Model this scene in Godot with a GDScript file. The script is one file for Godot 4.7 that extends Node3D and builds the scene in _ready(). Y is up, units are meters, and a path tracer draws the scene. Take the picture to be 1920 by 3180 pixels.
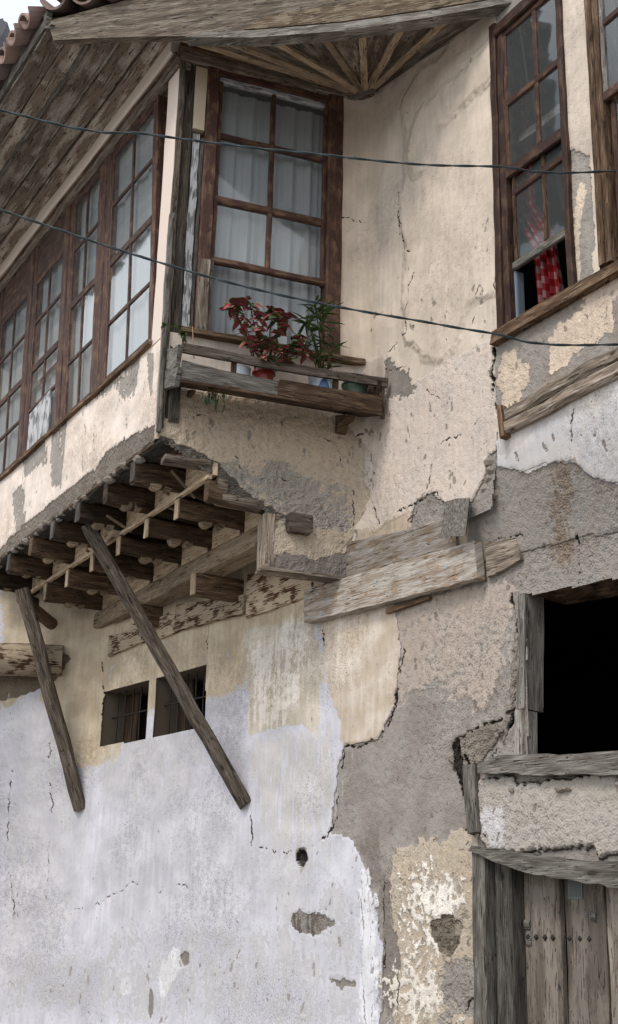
extends Node3D
# An old timber-framed house seen from the street below: plastered upper storey with a bay (oriel) on stacked
# joists and struts, eaves with a boarded soffit, whitewashed lower wall. Units are metres, y is up.
# Wall frames: x runs along the wall, y is height above the street, z points out of the wall.

const VERT := Vector3(0, 1, 0)
const BAY_CORNER := Vector3(-0.8136, 0, -6.5497)      # outer corner post of the bay
const INNER_CORNER := Vector3(0.3034, 0, -6.9567)     # where the bay's side meets the main upper wall
const LOWER_REF := Vector3(0.2355, 0, -6.9319)        # zero mark on the lower wall
const ALONG_UP := Vector3(0.50308, 0, 0.86424)        # along the upper wall and along the bay front, towards the street end
const OUT_UP := Vector3(-0.86424, 0, 0.50308)
const ALONG_SIDE := Vector3(0.93957, 0, -0.34236)     # along the bay's side
const OUT_SIDE := Vector3(0.34236, 0, 0.93957)
const ALONG_LOW := Vector3(0.62653, 0, 0.77940)       # along the lower wall
const OUT_LOW := Vector3(-0.77940, 0, 0.62653)
const SIDE_LEN := 1.189                                # length of the bay's side

var rng := RandomNumberGenerator.new()
var side_t := Transform3D(Basis(ALONG_SIDE, VERT, OUT_SIDE), BAY_CORNER)
var up_t := Transform3D(Basis(ALONG_UP, VERT, OUT_UP), INNER_CORNER)
var front_t := Transform3D(Basis(ALONG_UP, VERT, OUT_UP), BAY_CORNER)
var lean_t := Transform3D(Basis(ALONG_UP, VERT - 0.09 * ALONG_UP, OUT_UP), BAY_CORNER + 0.09 * 4.87 * ALONG_UP)
var low_t := Transform3D(Basis(ALONG_LOW, VERT, OUT_LOW), LOWER_REF)
var org := {}
var wood := {}
var mats := {}
var house: Node3D


# ---------------------------------------------------------------- mesh building
class MB:
	var P := PackedVector3Array()
	var N := PackedVector3Array()
	var U := PackedVector2Array()
	var I := PackedInt32Array()

	func quad(a: Vector3, b: Vector3, c: Vector3, d: Vector3, ua: Vector2, ub: Vector2, uc: Vector2, ud: Vector2, out: Vector3) -> void:
		var n := (c - a).cross(d - b)
		if n.length_squared() < 1e-16:
			return
		n = n.normalized()
		var s := P.size()
		P.append(a); P.append(b); P.append(c); P.append(d)
		U.append(ua); U.append(ub); U.append(uc); U.append(ud)
		if n.dot(out) < 0.0:
			n = -n
			I.append_array(PackedInt32Array([s, s + 1, s + 2, s, s + 2, s + 3]))
		else:
			I.append_array(PackedInt32Array([s, s + 2, s + 1, s, s + 3, s + 2]))
		N.append(n); N.append(n); N.append(n); N.append(n)

	func tri(a: Vector3, b: Vector3, c: Vector3, ua: Vector2, ub: Vector2, uc: Vector2, out: Vector3) -> void:
		var n := (b - a).cross(c - a)
		if n.length_squared() < 1e-16:
			return
		n = n.normalized()
		var s := P.size()
		P.append(a); P.append(b); P.append(c)
		U.append(ua); U.append(ub); U.append(uc)
		if n.dot(out) < 0.0:
			n = -n
			I.append_array(PackedInt32Array([s, s + 1, s + 2]))
		else:
			I.append_array(PackedInt32Array([s, s + 2, s + 1]))
		N.append(n); N.append(n); N.append(n)


func part(called: String, m: MB, mat: Material, parent: Node3D = null, label := "") -> MeshInstance3D:
	var lo := m.P[0]
	var hi := m.P[0]
	for p in m.P:
		lo = lo.min(p)
		hi = hi.max(p)
	var mid := (lo + hi) * 0.5
	if parent == null:
		mid.y = lo.y
	var q := PackedVector3Array()
	q.resize(m.P.size())
	for i in m.P.size():
		q[i] = m.P[i] - mid
	var a := []
	a.resize(Mesh.ARRAY_MAX)
	a[Mesh.ARRAY_VERTEX] = q
	a[Mesh.ARRAY_NORMAL] = m.N
	a[Mesh.ARRAY_TEX_UV] = m.U
	a[Mesh.ARRAY_INDEX] = m.I
	var am := ArrayMesh.new()
	am.add_surface_from_arrays(Mesh.PRIMITIVE_TRIANGLES, a)
	var o := MeshInstance3D.new()
	o.mesh = am
	o.material_override = mat
	o.name = called
	var at: Vector3 = org[parent] if parent else Vector3.ZERO
	o.position = mid - at
	org[o] = mid
	name_and_add(o, called, parent)
	if label:
		o.set_meta("label", label)
	return o


var used := {}
func name_and_add(o: Node3D, called: String, parent: Node3D) -> void:
	var key := str(parent.get_instance_id() if parent else 0) + called
	var n: int = used.get(key, 0)
	used[key] = n + 1
	o.name = called if n == 0 else "%s_%03d" % [called, n]
	if parent:
		parent.add_child(o, true)
	else:
		add_child(o, true)


func thing(called: String, at: Vector3, label: String, category: String, group := "") -> Node3D:
	var o := Node3D.new()
	o.position = at
	org[o] = at
	name_and_add(o, called, null)
	tag(o, label, category, group)
	return o


func tag(o: Node3D, label: String, category: String, group := "", kind := "") -> void:
	if label:
		o.set_meta("label", label)
	if category:
		o.set_meta("category", category)
	if group:
		o.set_meta("group", group)
	if kind:
		o.set_meta("kind", kind)


# a sawn or hewn timber from a to b; h is its size along up, w across it
func beam(m: MB, a: Vector3, b: Vector3, w: float, h: float, up: Vector3, j := 0.002, cham := 0.1) -> void:
	var len := a.distance_to(b)
	var d := (b - a) / len
	var side := d.cross(up).normalized()
	var u2 := side.cross(d).normalized()
	var c := minf(w, h) * cham
	var hw := w * 0.5
	var hh := h * 0.5
	var sec: Array[Vector2] = [Vector2(hw - c, -hh), Vector2(hw, -hh + c), Vector2(hw, hh - c), Vector2(hw - c, hh), Vector2(-hw + c, hh), Vector2(-hw, hh - c), Vector2(-hw, -hh + c), Vector2(-hw + c, -hh)]
	var n := clampi(int(len / 0.14), 1, 24)
	var ru := rng.randf() * 3.0
	var rv := rng.randf() * 3.0
	var rings := []
	for i in n + 1:
		var f := float(i) / n
		var ctr := a.lerp(b, f) + side * rng.randf_range(-j, j) + u2 * rng.randf_range(-j, j)
		var ring := PackedVector3Array()
		for s in sec:
			ring.append(ctr + side * (s.x + rng.randf_range(-j, j) * 0.6) + u2 * (s.y + rng.randf_range(-j, j) * 0.6))
		rings.append(ring)
	var per := 0.0
	for k in 8:
		var k2 := (k + 1) % 8
		var e := sec[k].distance_to(sec[k2])
		var mid: Vector2 = (sec[k] + sec[k2]) * 0.5
		var out := side * mid.x / hw + u2 * mid.y / hh
		for i in n:
			var u0 := ru + len * i / n / 1.4
			var u1 := ru + len * (i + 1) / n / 1.4
			m.quad(rings[i][k], rings[i + 1][k], rings[i + 1][k2], rings[i][k2], Vector2(u0, rv + per / 0.35), Vector2(u1, rv + per / 0.35), Vector2(u1, rv + (per + e) / 0.35), Vector2(u0, rv + (per + e) / 0.35), out)
		per += e
	for e in 2:
		var r: PackedVector3Array = rings[0 if e == 0 else n]
		var ctr := (a if e == 0 else b)
		var dir := -d if e == 0 else d
		for k in 8:
			var k2 := (k + 1) % 8
			m.tri(ctr, r[k], r[k2], Vector2(ru, rv), Vector2(ru + sec[k].x / 1.4, rv + sec[k].y / 0.35), Vector2(ru + sec[k2].x / 1.4, rv + sec[k2].y / 0.35), dir)


# a box in a wall frame: x, y and z ranges; its grain runs along the given axis
func bx(m: MB, t: Transform3D, x0: float, x1: float, y0: float, y1: float, z0: float, z1: float, axis := 0, j := 0.002, cham := 0.1) -> void:
	var c := Vector3(x0 + x1, y0 + y1, z0 + z1) * 0.5
	if axis == 0:
		beam(m, t * Vector3(x0, c.y, c.z), t * Vector3(x1, c.y, c.z), z1 - z0, y1 - y0, t.basis.y.normalized(), j, cham)
	elif axis == 1:
		beam(m, t * Vector3(c.x, y0, c.z), t * Vector3(c.x, y1, c.z), x1 - x0, z1 - z0, t.basis.z.normalized(), j, cham)
	else:
		beam(m, t * Vector3(c.x, c.y, z0), t * Vector3(c.x, c.y, z1), x1 - x0, y1 - y0, t.basis.y.normalized(), j, cham)


# a round or hewn pole through a row of points
func pole(m: MB, pts: Array, r0: float, r1: float, sides := 10, lump := 0.06, capped := true) -> void:
	var rings := []
	var n := pts.size()
	var ru := rng.randf() * 3.0
	var along := 0.0
	var alongs := [0.0]
	for i in range(1, n):
		along += (pts[i] as Vector3).distance_to(pts[i - 1])
		alongs.append(along)
	for i in n:
		var d: Vector3 = ((pts[mini(i + 1, n - 1)] as Vector3) - (pts[maxi(i - 1, 0)] as Vector3)).normalized()
		var s := d.cross(VERT if absf(d.y) < 0.9 else Vector3(1, 0, 0)).normalized()
		var u := s.cross(d)
		var r := lerpf(r0, r1, float(i) / maxf(1, n - 1))
		var ring := PackedVector3Array()
		for k in sides:
			var a := TAU * k / sides
			ring.append(pts[i] + (s * cos(a) + u * sin(a)) * r * (1.0 + rng.randf_range(-lump, lump)))
		rings.append(ring)
	for i in n - 1:
		for k in sides:
			var k2 := (k + 1) % sides
			var s := m.P.size()
			var q := [rings[i][k], rings[i + 1][k], rings[i + 1][k2], rings[i][k2]]
			var cs := [pts[i], pts[i + 1], pts[i + 1], pts[i]]
			var kk := [k, k, k + 1, k + 1]
			var ii := [i, i + 1, i + 1, i]
			for z in 4:
				m.P.append(q[z])
				m.N.append(((q[z] as Vector3) - (cs[z] as Vector3)).normalized())
				m.U.append(Vector2(ru + alongs[ii[z]] / 1.4, TAU * r0 * kk[z] / sides / 0.35))
			var fn: Vector3 = ((q[1] as Vector3) - (q[0] as Vector3)).cross((q[2] as Vector3) - (q[0] as Vector3))
			if fn.dot(m.N[s]) < 0.0:
				m.I.append_array(PackedInt32Array([s, s + 1, s + 2, s, s + 2, s + 3]))
			else:
				m.I.append_array(PackedInt32Array([s, s + 2, s + 1, s, s + 3, s + 2]))
	if capped:
		for e in 2:
			var r: PackedVector3Array = rings[0 if e == 0 else n - 1]
			var ctr: Vector3 = pts[0 if e == 0 else n - 1]
			var dir: Vector3 = ((pts[0] as Vector3) - (pts[1] as Vector3)) if e == 0 else ((pts[n - 1] as Vector3) - (pts[n - 2] as Vector3))
			for k in sides:
				var k2 := (k + 1) % sides
				m.tri(ctr, r[k], r[k2], Vector2(ru, 0), Vector2(ru + (r[k] - ctr).dot(VERT), 0.3), Vector2(ru + (r[k2] - ctr).dot(VERT), 0.5), dir)


# a flat outline in a wall frame, given thickness from z0 to z1
func slab(m: MB, t: Transform3D, flat: Array, z0: float, z1: float, rag := 0.0) -> void:
	var p := pairs(flat)
	if rag > 0.0:
		var r := PackedVector2Array()
		for i in p.size():
			var a := p[i]
			var b := p[(i + 1) % p.size()]
			var n := maxi(1, int(a.distance_to(b) / 0.05))
			for k in n:
				r.append(a.lerp(b, float(k) / n) + Vector2(rng.randf_range(-rag, rag), rng.randf_range(-rag, rag)))
		p = r
	var tris := Geometry2D.triangulate_polygon(p)
	var ru := rng.randf() * 3.0
	for z in [z0, z1]:
		for i in range(0, tris.size(), 3):
			var q := []
			for e in 3:
				q.append(p[tris[i + e]])
			m.tri(t * Vector3(q[0].x, q[0].y, z), t * Vector3(q[1].x, q[1].y, z), t * Vector3(q[2].x, q[2].y, z), Vector2(q[0].x / 1.4 + ru, q[0].y / 0.35), Vector2(q[1].x / 1.4 + ru, q[1].y / 0.35), Vector2(q[2].x / 1.4 + ru, q[2].y / 0.35), t.basis.z * (1.0 if z == maxf(z0, z1) else -1.0))
	var cw := Geometry2D.is_polygon_clockwise(p)
	for i in p.size():
		var a := p[i]
		var b := p[(i + 1) % p.size()]
		var o := (b - a).orthogonal() * (1.0 if cw else -1.0)
		var out := t.basis.x * o.x + t.basis.y * o.y
		m.quad(t * Vector3(a.x, a.y, z0), t * Vector3(b.x, b.y, z0), t * Vector3(b.x, b.y, z1), t * Vector3(a.x, a.y, z1), Vector2(a.x / 1.4 + ru, a.y / 0.35), Vector2(b.x / 1.4 + ru, b.y / 0.35), Vector2(b.x / 1.4 + ru, b.y / 0.35 + 0.1), Vector2(a.x / 1.4 + ru, a.y / 0.35 + 0.1), out)


func pairs(flat: Array) -> PackedVector2Array:
	var p := PackedVector2Array()
	for i in range(0, flat.size(), 2):
		p.append(Vector2(flat[i], flat[i + 1]))
	return p


# ---------------------------------------------------------------- textures
func noise(w: int, h: int, period: float, octaves: int, sd: int, stretch_x := 1.0, stretch_y := 1.0, seamless := false) -> PackedByteArray:
	var f := FastNoiseLite.new()
	f.noise_type = FastNoiseLite.TYPE_SIMPLEX_SMOOTH
	f.seed = sd
	f.frequency = 1.0 / period
	f.fractal_octaves = octaves
	var sw := maxi(2, int(w / stretch_x))
	var sh := maxi(2, int(h / stretch_y))
	var im := f.get_seamless_image(sw, sh) if seamless else f.get_image(sw, sh)
	if sw != w or sh != h:
		im.resize(w, h, Image.INTERPOLATE_CUBIC)
	im.convert(Image.FORMAT_L8)
	return im.get_data()


# timber: sd, dark, mid and light tones, paint tone, paint share (0 none .. 1 whole), stains
func make_wood(called: String, sd: int, dark: Color, mid: Color, light: Color, paint: Color, share: float, stain := 0.0, rough := 0.85) -> void:
	var w := 1024
	var h := 256
	var g := noise(w, h, 5.0, 4, sd, 18.0, 1.0, true)
	var g2 := noise(w, h, 34.0, 3, sd + 1, 8.0, 1.0, true)
	var b := noise(w, h, 60.0, 4, sd + 2, 1.8, 1.0, true)
	var c := noise(w, h, 12.0, 2, sd + 3, 26.0, 1.0, true)
	var st := noise(w, h, 105.0, 5, sd + 4, 3.6, 1.0, true)
	var rgb := PackedByteArray()
	rgb.resize(w * h * 3)
	var hb := PackedByteArray()
	hb.resize(w * h)
	var thr := 255.0 * (1.0 - share)
	var knots := []
	for k in 3:
		knots.append([rng.randf_range(40, w - 40), rng.randf_range(20, h - 20), rng.randf_range(4, 8)])
	for i in w * h:
		var gv := g[i] / 255.0
		var t := gv * 0.55 + g2[i] / 255.0 * 0.45
		if stain > 0.0:
			t = 0.5 + (t - 0.5) * 0.5
		var kd := 9.0
		for kn in knots:
			var kx: float = (i % w - kn[0]) / (kn[2] * 2.2)
			if absf(kx) < 3.0:
				var ky: float = (i / w - kn[1]) / kn[2]
				kd = minf(kd, kx * kx + ky * ky)
		if kd < 4.0:
			kd += (g2[i] - 128) / 160.0
			t = lerpf(t * 0.6 + 0.12 * sin(sqrt(maxf(kd, 0.0)) * 6.0) - (0.3 if kd < 0.6 else 0.0), t, clampf(kd / 4.0, 0, 1))
		var col := dark.lerp(mid, clampf(t * 2.2 - 0.25, 0, 1)).lerp(light, clampf(t * 2.4 - 1.2 + (b[i] - 128) / 300.0, 0, 1))
		var ht := 90.0 + gv * 70.0
		if stain > 0.0:
			var s := st[i] / 255.0 + (gv - 0.5) * 0.12
			if s > 0.56:
				col = col.lerp(dark, stain * clampf((s - 0.56) * 40.0, 0, 1) * (0.5 if s > 0.583 else 1.0))
			elif s < 0.42:
				col = col.lerp(light, 0.45 * clampf((0.42 - s) * 20.0, 0, 1))
		var cr := absf(c[i] - 128.0)
		if cr < 6.5 and b[i] > 116:
			col = col.darkened(0.6)
			ht -= 70.0
		if share > 0.0:
			var pv := b[i] * 0.55 + g[i] * 0.45
			if pv > thr:
				var k := clampf((pv - thr) / 6.0, 0, 1)
				col = col.lerp(paint * (0.86 + 0.28 * gv), k)
				ht = lerpf(ht, 170.0 + gv * 30.0, k)
		rgb[i * 3] = clampi(int(col.r * 255.0), 0, 255)
		rgb[i * 3 + 1] = clampi(int(col.g * 255.0), 0, 255)
		rgb[i * 3 + 2] = clampi(int(col.b * 255.0), 0, 255)
		hb[i] = clampi(int(ht), 0, 255)
	wood[called] = {"a": ImageTexture.create_from_image(Image.create_from_data(w, h, false, Image.FORMAT_RGB8, rgb)), "h": ImageTexture.create_from_image(Image.create_from_data(w, h, false, Image.FORMAT_L8, hb)), "r": rough}


func wd(kind: String, tint := 1.0) -> StandardMaterial3D:
	tint *= [0.92, 1.0, 1.07][rng.randi() % 3]
	var key := "%s %.2f" % [kind, tint]
	if not mats.has(key):
		var m := StandardMaterial3D.new()
		m.albedo_color = Color(tint, tint, tint)
		m.albedo_texture = wood[kind].a
		m.heightmap_enabled = true
		m.heightmap_texture = wood[kind].h
		m.heightmap_scale = 0.35
		m.roughness = wood[kind].r
		m.metallic_specular = 0.3
		mats[key] = m
	return mats[key]


func plain(called: String, c: Color, rough := 0.8, spec := 0.3) -> StandardMaterial3D:
	if not mats.has(called):
		var m := StandardMaterial3D.new()
		m.albedo_color = c
		m.roughness = rough
		m.metallic_specular = spec
		mats[called] = m
	return mats[called]


# plaster: coats and bare patches laid over each other, each an outline on the wall with a ragged edge
# layer keys: p outline, c colour, h height in mm, a/b/s weight of fine, broad and streaky raggedness, soft edge width in px,
# o cover, k edge sharpness, bias
func plaster(x0: float, x1: float, y0: float, y1: float, res: float, sd: int, base: Color, base2: Color, layers: Array, cracks: Array, chips: Array, fine := 1.0) -> Dictionary:
	var w := int((x1 - x0) / res)
	var h := int((y1 - y0) / res)
	var na := noise(w, h, 16.0, 4, sd)
	var nb := noise(w, h, 90.0, 5, sd + 1)
	var nc := noise(w, h, 330.0, 4, sd + 2)
	var ns := noise(w, h, 14.0, 4, sd + 3, 1.0, 9.0)
	var nf := noise(w, h, 4.0, 2, sd + 4)
	var R := PackedFloat32Array()
	var G := PackedFloat32Array()
	var B := PackedFloat32Array()
	var H := PackedFloat32Array()
	R.resize(w * h); G.resize(w * h); B.resize(w * h); H.resize(w * h)
	for i in w * h:
		var t := clampf((nc[i] - 90) / 90.0 + (ns[i] - 128) / 260.0, 0.0, 1.0)
		R[i] = lerpf(base.r, base2.r, t)
		G[i] = lerpf(base.g, base2.g, t)
		B[i] = lerpf(base.b, base2.b, t)
		H[i] = (nc[i] - 128) * 0.05 + (nb[i] - 128) * 0.010
	for L in layers:
		var pts := PackedVector2Array()
		var flat: Array = L.p
		for i in range(0, flat.size(), 2):
			pts.append(Vector2((flat[i] - x0) / res, (y1 - flat[i + 1]) / res))
		var q := 4
		var mw := w / q + 1
		var mh := h / q + 1
		var im := Image.create(mw, mh, false, Image.FORMAT_L8)
		var lo := Vector2(1e9, 1e9)
		var hi := Vector2(-1e9, -1e9)
		for p in pts:
			lo = lo.min(p)
			hi = hi.max(p)
		for yy in range(maxi(0, int(lo.y / q)), mini(mh, int(hi.y / q) + 1)):
			var yc := (yy + 0.5) * q
			var xs := []
			for i in pts.size():
				var a := pts[i]
				var b := pts[(i + 1) % pts.size()]
				if (a.y <= yc) != (b.y <= yc):
					xs.append(a.x + (yc - a.y) / (b.y - a.y) * (b.x - a.x))
			xs.sort()
			for i in range(0, xs.size() - 1, 2):
				var xa := clampi(int(xs[i] / q), 0, mw)
				var xb := clampi(int(xs[i + 1] / q), 0, mw)
				if xb > xa:
					im.fill_rect(Rect2i(xa, yy, xb - xa, 1), Color.WHITE)
		var soft: float = L.get("soft", 10.0)
		var f := maxf(1.0, soft / 4.0)
		im.resize(maxi(2, int(mw / f)), maxi(2, int(mh / f)), Image.INTERPOLATE_BILINEAR if f < 2.0 else Image.INTERPOLATE_TRILINEAR)
		im.resize(w, h, Image.INTERPOLATE_CUBIC)
		var M := im.get_data()
		var wa: float = L.get("a", 0.5)
		var wb: float = L.get("b", 0.3)
		var ws: float = L.get("s", 0.0)
		var bias: float = L.get("bias", 0.0)
		var op: float = L.get("o", 1.0)
		var kk: float = L.get("k", 0.12)
		var hm: float = L.get("h", 0.0)
		var lift: float = L.get("lift", 0.0)
		var c: Color = L.get("c", Color.BLACK)
		var c2: Color = L.get("c2", c)
		var mg := soft * 2.0 + 8.0
		var ix0 := clampi(int(lo.x - mg), 0, w)
		var ix1 := clampi(int(hi.x + mg), 0, w)
		var iy0 := clampi(int(lo.y - mg), 0, h)
		var iy1 := clampi(int(hi.y + mg), 0, h)
		var rough: float = L.get("rough", 0.0)
		var edge: float = L.get("edge", 0.0)
		for yy in range(iy0, iy1):
			for i in range(yy * w + ix0, yy * w + ix1):
				var mv := M[i]
				if mv < 5:
					continue
				var v := (mv - 128) + (na[i] - 128) * wa + (nb[i] - 128) * wb + (ns[i] - 128) * ws + bias
				var al := clampf(v * kk + 0.5, 0.0, 1.0)
				if al <= 0.0:
					continue
				var t := clampf((nb[i] - 80) / 100.0 + (ns[i] - 128) / 300.0, 0.0, 1.0)
				var ao := al * op
				if op > 0.0:
					R[i] += (lerpf(c.r, c2.r, t) - R[i]) * ao
					G[i] += (lerpf(c.g, c2.g, t) - G[i]) * ao
					B[i] += (lerpf(c.b, c2.b, t) - B[i]) * ao
				H[i] += (hm + ((na[i] - 128) * 0.006 + (nf[i] - 128) * 0.006) * rough) * al
				if edge > 0.0 and absf(v + 6.0) < 7.0 * edge * clampf((nb[i] - 96) / 40.0 + (nf[i] - 128) / 120.0, 0.0, 1.4):  # dark line at a coat's border: crack dirt plus edge shadow in the colour
					R[i] = lerpf(R[i], 0.2, 0.62)
					G[i] = lerpf(G[i], 0.18, 0.62)
					B[i] = lerpf(B[i], 0.165, 0.62)
					H[i] -= 3.0
				if lift != 0.0 and al > 0.0 and v < 60.0:
					H[i] += lift * (1.0 - v / 60.0) * al
	for C in chips:      # small flaked spots: centre area, count, tone
		var r: Array = C.r
		for n in int(C.n):
			var cx := (rng.randf_range(r[0], r[1]) - x0) / res
			var cy := (y1 - rng.randf_range(r[2], r[3])) / res
			var sz: float = C.s * (0.25 + 1.1 * pow(rng.randf(), 3.0)) / res
			var el := rng.randf_range(1.0, 3.2)
			var cc: Color = C.c
			var tilt := rng.randf_range(-0.5, 0.5)
			for yy in range(maxi(0, int(cy - sz * el)), mini(h, int(cy + sz * el) + 1)):
				for xx in range(maxi(0, int(cx - sz * 2.5)), mini(w, int(cx + sz * 2.5) + 1)):
					var i := yy * w + xx
					var dy := (yy - cy) / el
					var dx := xx - cx + dy * tilt * 2.0
					if dx * dx + dy * dy < sz * sz * (na[i] - 70 + (nf[i] - 128) * 0.5) / 70.0 and nb[i] + na[i] > 215:
						R[i] = lerpf(R[i], cc.r, 0.7)
						G[i] = lerpf(G[i], cc.g, 0.7)
						B[i] = lerpf(B[i], cc.b, 0.7)
						H[i] -= float(C.get("d", 2.0))
	for C in cracks:
		var flat: Array = C.p
		var wd0: float = C.get("w", 1.0) * 0.8
		var dp: float = C.get("d", 5.0)
		var dk: float = C.get("k", 0.35)
		for s in range(0, flat.size() - 3, 2):
			var a := Vector2((flat[s] - x0) / res, (y1 - flat[s + 1]) / res)
			var b := Vector2((flat[s + 2] - x0) / res, (y1 - flat[s + 3]) / res)
			var nn := maxi(2, int(a.distance_to(b)))
			var perp := (b - a).orthogonal().normalized()
			for k in nn:
				var p := a.lerp(b, float(k) / nn)
				var pi := clampi(int(p.y), 0, h - 1) * w + clampi(int(p.x), 0, w - 1)
				p += perp * ((na[pi] - 128) * 0.035 + (nb[pi] - 128) * 0.06)
				var r := wd0 * clampf(0.35 + (ns[pi] - 100) / 70.0 + (nf[pi] - 128) / 200.0, 0.0, 1.6)
				if C.get("gap", 0.0) > 0.0 and nb[pi] < 76.0 + C.gap * 62.0:
					continue
				if r < 0.3:
					continue
				var ir := int(ceil(r))
				for yy in range(-ir, ir + 1):
					for xx in range(-ir, ir + 1):
						var px := int(p.x) + xx
						var py := int(p.y) + yy
						if px < 0 or py < 0 or px >= w or py >= h or xx * xx + yy * yy > r * r + 0.5:
							continue
						var i := py * w + px
						if H[i] > -40.0:
							R[i] = lerpf(R[i], 0.16, 1.0 - dk)
							G[i] = lerpf(G[i], 0.145, 1.0 - dk)
							B[i] = lerpf(B[i], 0.13, 1.0 - dk)
							H[i] -= dp * 0.5
	var rgb := PackedByteArray()
	rgb.resize(w * h * 3)
	var hf := PackedFloat32Array()
	hf.resize(w * h)
	for i in w * h:
		var vary := fine * clampf((nc[i] - 70) / 90.0, 0.25, 1.3)
		var g := 1.0 + (nf[i] - 128) * 0.0008 * vary + (na[i] - 128) * 0.0005 * vary + (nb[i] - 128) * 0.0006 + (ns[i] - 128) * 0.0004
		if nf[i] < 62 and na[i] < 60 + 52 * vary:
			g *= 0.84
			H[i] -= 1.2
		rgb[i * 3] = clampi(int(R[i] * g * 255.0), 0, 255)
		rgb[i * 3 + 1] = clampi(int(G[i] * g * 255.0), 0, 255)
		rgb[i * 3 + 2] = clampi(int(B[i] * g * 255.0), 0, 255)
		hf[i] = (H[i] + ((nf[i] - 128) * 0.003 + (na[i] - 128) * 0.006) * vary) / 60.0 + 0.5
	var m := StandardMaterial3D.new()
	m.albedo_texture = ImageTexture.create_from_image(Image.create_from_data(w, h, false, Image.FORMAT_RGB8, rgb))
	m.heightmap_enabled = true
	m.heightmap_texture = ImageTexture.create_from_image(Image.create_from_data(w, h, false, Image.FORMAT_RF, hf.to_byte_array()))
	m.heightmap_scale = 6.0
	m.roughness = 0.95
	m.metallic_specular = 0.15
	m.texture_repeat = false
	return {"m": m, "H": H, "w": w, "h": h, "x0": x0, "x1": x1, "y0": y0, "y1": y1, "res": res}


# a wall sheet over a grid; at(x, y, z) gives the place, holes and the outline cut cells away
func sheet(d: Dictionary, at: Callable, cell: float, keep: Array, holes: Array) -> MB:
	var m := MB.new()
	var nx := int((d.x1 - d.x0) / cell)
	var ny := int((d.y1 - d.y0) / cell)
	var cx: float = (d.x1 - d.x0) / nx
	var cy: float = (d.y1 - d.y0) / ny
	var H: PackedFloat32Array = d.H
	var w: int = d.w
	var h: int = d.h
	m.P.resize((nx + 1) * (ny + 1))
	m.N.resize((nx + 1) * (ny + 1))
	m.U.resize((nx + 1) * (ny + 1))
	for j in ny + 1:
		for i in nx + 1:
			var x: float = d.x0 + i * cx
			var y: float = d.y0 + j * cy
			var px := clampi(int((x - d.x0) / d.res), 0, w - 1)
			var py := clampi(int((d.y1 - y) / d.res), 0, h - 1)
			var k := j * (nx + 1) + i
			m.P[k] = at.call(x, y, H[py * w + px] * 0.001)
			m.U[k] = Vector2((x - d.x0) / (d.x1 - d.x0), (d.y1 - y) / (d.y1 - d.y0))
	for j in ny + 1:
		for i in nx + 1:
			var k := j * (nx + 1) + i
			var a := m.P[k + (1 if i < nx else 0)] - m.P[k - (1 if i > 0 else 0)]
			var b := m.P[k + (nx + 1 if j < ny else 0)] - m.P[k - (nx + 1 if j > 0 else 0)]
			m.N[k] = a.cross(b).normalized()
	var kp := pairs(keep)
	var hs := []
	var bb := []
	for q in holes:
		var pp := pairs(q)
		hs.append(pp)
		var r := Rect2(pp[0], Vector2.ZERO)
		for v in pp:
			r = r.expand(v)
		bb.append(r)
	for j in ny:
		for i in nx:
			var c := Vector2(d.x0 + (i + 0.5) * cx, d.y0 + (j + 0.5) * cy)
			if kp.size() and not Geometry2D.is_point_in_polygon(c, kp):
				continue
			var cut := false
			for n in hs.size():
				if (bb[n] as Rect2).has_point(c) and Geometry2D.is_point_in_polygon(c, hs[n]):
					cut = true
					break
			if cut:
				continue
			var k := j * (nx + 1) + i
			m.I.append_array(PackedInt32Array([k, k + nx + 2, k + 1, k, k + nx + 1, k + nx + 2]))
	return m


# ---------------------------------------------------------------- the wall surfaces
func lower_offset(x: float, y: float) -> float:
	var off := (-0.0711 + 0.1494 * x) / 0.9888
	var f := clampf((x - 0.5) / 0.5, 0, 1)
	var o := off * smoothstep(3.55 - 0.2 * f, 3.75 + 0.3 * f, y) * smoothstep(-0.1, 0.0, x)
	var d := maxf(0.0, -2.62 - x)
	return o + 0.8 * d * d / (d + 0.15) * (0.3 + 0.7 * smoothstep(2.2, 3.4, y))


func lower_at(x: float, y: float, h: float) -> Vector3:
	return low_t * Vector3(x, y, lower_offset(x, y) + h)


func upper_at(x: float, y: float, h: float) -> Vector3:
	var b := 0.13
	if x < SIDE_LEN - b:
		return side_t * Vector3(x, y, h)
	if x > SIDE_LEN + b:
		return up_t * Vector3(x - SIDE_LEN, y, h)
	var t := (x - SIDE_LEN + b) / (2.0 * b)
	var p0 := side_t * Vector3(SIDE_LEN - b, y, 0)
	var p1 := INNER_CORNER + VERT * y
	var p2 := up_t * Vector3(b, y, 0)
	return p0.lerp(p1, t).lerp(p1.lerp(p2, t), t) + (OUT_SIDE.lerp(OUT_UP, t)).normalized() * h


func front_at(x: float, y: float, h: float) -> Vector3:
	return front_t * Vector3(x, y, h)


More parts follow.
